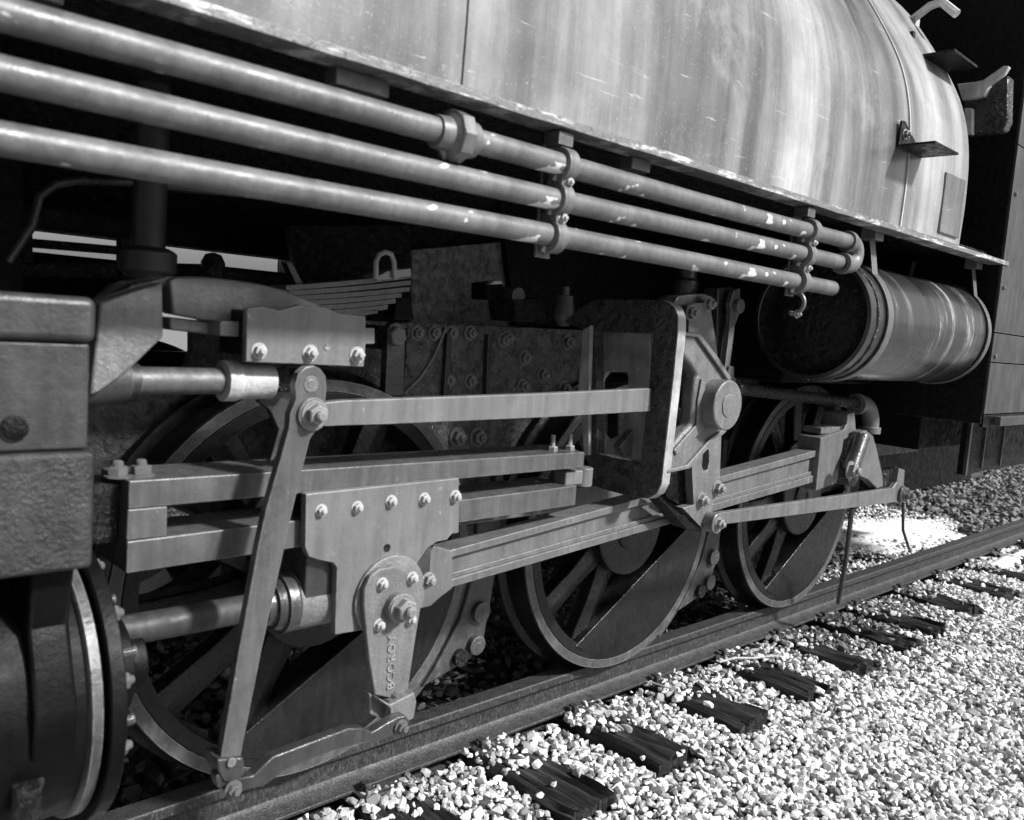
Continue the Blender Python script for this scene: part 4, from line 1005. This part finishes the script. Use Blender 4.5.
b = MB(); b.prism(xz([(668, 316), (682, 309), (712, 314), (716, 360), (706, 350), (696, 337), (681, 334), (672, 330)], Yk2+.035), Yk2+.035, Yk2+.055); b.build('link_side_plate', 'cast', lk, .003)
b = MB(); b.prism(xz([(668, 308), (676, 296), (700, 293), (712, 298), (690, 304), (680, 318)], Yk2+.03), Yk2+.02, Yk2+.09); b.build('link_cap', 'rod_dark', lk, .004)
# link bracket with trunnion boss
Yt = -.505
BK = MB()
outer = [(676, 331), (697, 333), (704, 340), (716, 358), (729, 378), (735, 392), (737, 407), (733, 422), (724, 431), (712, 441), (698, 456), (687, 468), (676, 471), (664, 473), (664, 456), (671, 447), (682, 434), (691, 425), (693, 415), (693, 400), (694, 385), (697, 376), (690, 364), (681, 353), (674, 351)]
BK.prism(xz(outer, Yt), Yt, Yt+.05); bk = BK.build('link_bracket', 'cast', LOCO, .014, 4)
rib = [(677, 331), (697, 333), (716, 358), (729, 378), (726, 381), (712, 361), (695, 337), (677, 335)]
b = MB(); b.prism(xz(rib, Yt), Yt-.012, Yt-.0005); b.build('bracket_rib', 'cast', bk, .004)
rib = [(664, 473), (687, 468), (712, 441), (724, 431), (722, 428), (709, 437), (685, 464), (665, 469)]
b = MB(); b.prism(xz(rib, Yt), Yt-.012, Yt-.0005); b.build('bracket_rib', 'cast', bk, .004)
rib = [(700, 378), (704, 384), (702, 400), (701, 418), (703, 428), (686, 444), (675, 455), (672, 450), (684, 436), (695, 424), (696, 400)]
b = MB(); b.prism(xz(rib, Yt), Yt-.008, Yt-.0005); b.build('bracket_rib', 'cast', bk, .004)
p = at(728.5, 405.5, -.56); b = MB(); b.lathe(p, (0, 1, 0), [(0, .074), (.003, .078), (.045, .078), (.10, .082)], 40); b.build('trunnion_boss', 'cast', bk, .001)
b = MB(); b.lathe(p, (0, -1, 0), [(-.002, .036), (.003, .036), (.004, .033)], 28); b.build('trunnion_pin', 'cast', bk, .0008)
# ---- guide yoke, a plate standing across the engine
XY = -.52
def yz(pts, X): return [(atX(a, c_, X).y, atX(a, c_, X).z) for a, c_ in pts]
YK = MB()
YK.holed(yz([(564, 322), (580, 308), (594, 300), (600, 299), (660, 300), (668, 302), (674, 307), (677.5, 316), (677.5, 330), (664, 455), (661, 484), (656, 494), (648, 498.5), (636, 498), (602, 489), (590, 484), (590, 462), (587, 455), (584, 330)], XY), [yz([(596, 332), (653, 333.5), (649, 385), (640, 464), (597, 453)], XY)], XY, XY+.038, 'X')
yk = YK.build('guide_yoke', 'yoke', LOCO, .002)
yo = [(660, 300), (668, 302), (674, 307), (677.5, 316), (677.5, 330), (671, 395), (664, 455), (661, 484), (656, 494), (648, 498.5)]
P = yz(yo, XY); b = MB(); b.prism([(y_-.0045, z_) for y_, z_ in P]+[(y_-.0005, z_) for y_, z_ in reversed(P)], XY, XY+.039, 'X') if False else None
V = []; F = []
for (y_, z_) in P: V += [(XY+.001, y_-.003, z_), (XY+.037, y_-.003, z_), (XY+.037, y_+.001, z_), (XY+.001, y_+.001, z_)]
for i in range(len(P)-1):
    for k in range(4): F.append((i*4+k, i*4+(k+1) % 4, (i+1)*4+(k+1) % 4, (i+1)*4+k))
b = MB(); b._add(V, F+[(0, 1, 2, 3), tuple(len(V)-4+k for k in range(4))]); b.build('yoke_outer_edge', 'edge', yk, 0)  # strip along the outer edge, paler than the yoke face
# inner web with rounded hole
Xw = -.40
WB = MB(); WB.holed(yz([(590, 329), (650, 333), (650, 470), (590, 462)], Xw), [yz([(607, 372), (627, 371), (628, 380), (628, 420), (622, 434), (608, 440), (601, 432), (601, 380)], Xw)], Xw, Xw+.02, 'X'); wb = WB.build('motion_plate', 'edge', LOCO, .003)
b = MB(); b.prism(yz([(584, 330), (592, 325), (590, 392), (579, 392)], XY-.01), XY-.016, XY-.001, 'X'); b.build('web_edge', 'edge', LOCO, .003)
b = MB(); b.prism(yz([(582, 412), (590, 412), (590, 455), (585, 455)], XY-.01), XY-.016, XY-.001, 'X'); b.build('web_edge', 'edge', LOCO, .003)
b = MB(); b.prism(xz([(620, 447), (632, 432), (643, 421), (646, 462), (626, 457)], -.30), -.30, -.27); b.build('crank_web', 'rod', LOCO, .003)
# ---- lifting link and lever
b = MB(); b.prism(xz([(734, 291), (740, 288), (741, 305), (739, 315), (735, 325), (729, 376), (724, 376), (730, 325), (731, 312), (730, 303)], -.30), -.30, -.28); ll = b.build('lifting_link', 'rod', LOCO, .002)
p = at(736, 306, -.30); b = MB(); b.lathe(p, (0, -1, 0), [(-.002, .026), (.02, .026), (.022, .023)], 20); b.build('pin_end', 'rod', ll, .001)
b = MB(); b.prism(xz([(718, 288), (734, 287), (726, 376), (716, 376)], -.26), -.26, -.20); b.build('reversing_arm', 'rod_dark', LOCO, .004)
b = MB(); b.prism(xz([(727, 366), (732, 366), (732, 376), (736, 384), (724, 384)], -.30), -.31, -.27); b.build('link_clevis', 'rod', ll, .003)

# ---- blow down pipe with elbow over the rear wheel
Yq = -.34
e0 = at(735, 388, Yq); e1 = at(862, 404, Yq)
b = MB(); b.tube([e0, e0.lerp(e1, .5), e1], .024, 20); bp = b.build('blow_down_pipe', 'black', LOCO, 0, ang=60)
p = e1; b = MB(); dx = Vector((1, 0, 0)); pts = [p+Vector((-.05, 0, .0))] + [p+Vector((.11*math.sin(R(a)), 0, -.10*(1-math.cos(R(a))))) for a in range(0, 91, 15)] + [p+Vector((.11, 0, -.12))]
b.tube(pts, .037, 22); b.ring(p+Vector((-.05, 0, 0)), (1, 0, 0), .046, .02, -.014, .014, 26); b.ring(p+Vector((.11, 0, -.12)), (0, 0, 1), .046, .02, -.012, .016, 26); b.build('elbow', 'cast', bp, .001, ang=50)
b = MB(); b.cyl(p+Vector((.11, 0, -.12)), p+Vector((.11, 0, -.42)), .018, 14); b.build('drop_pipe', 'black', bp, 0)
# thin drain pipes down to the ballast
q0 = at(852, 508, -.30); q1 = at(838, 603, -.16)
b = MB(); b.tube([q0, at(846, 560, -.22), q1], .011, 10); b.build('drain_pipe', 'rod_dark', LOCO, 0)
q0 = at(903, 500, -.20); b = MB(); b.tube([q0, at(903, 530, -.12), at(909, 549, -.05)], .008, 8); b.build('drain_pipe', 'black', LOCO, 0)

# ---- brake shoes and hangers behind each wheel
for X in WX[:2]:
    sh = arc(X, WR, .562, -58, 8, 12); so_ = arc(X, WR, .615, 8, -58, 12)
    b = MB(); b.prism(sh+so_, .035, .12); bs = b.build('brake_shoe', 'brake', LOCO, .006)
    hx = X+.66
    b = MB(); b.prism([(X+.60, WR+.14), (X+.68, WR+.14), (X+.70, WR-.05), (X+.685, WR-.24), (X+.62, WR-.37), (X+.50, WR-.40), (X+.42, WR-.42), (X+.47, WR-.36), (X+.56, WR-.22), (X+.61, WR-.05)], .02, .065); b.build('brake_block', 'brake', bs, .008, 3)
    b = MB(); b.prism([(X+.705, WR+.30), (X+.74, WR+.30), (X+.735, WR-.10), (X+.70, WR-.34), (X+.665, WR-.34), (X+.70, WR-.10)], .055, .09); b.build('brake_hanger', 'brake', bs, .005)
    for dz, dx, r_ in ((-.21, .635, .034), (-.32, .625, .032)):
        b = MB(); b.lathe((X+dx, .008, WR+dz), (0, -1, 0), [(-.05, r_), (.008, r_), (.010, r_*.85), (.010, r_*.4), (.013, r_*.35)], 24); b.build('hanger_pin', 'brake', bs, .001)
    b = MB(); b.cyl((X+.56, -.0, WR-.35), (X+.56, .06, WR-.35), .028, 18); b.build('hanger_pin', 'black', bs, .002)
    b = MB(); b.cyl((X+.665, .09, WR-.33), (X+.665, 1.45, WR-.33), .018, 12); b.build('brake_beam', 'black', bs, 0)
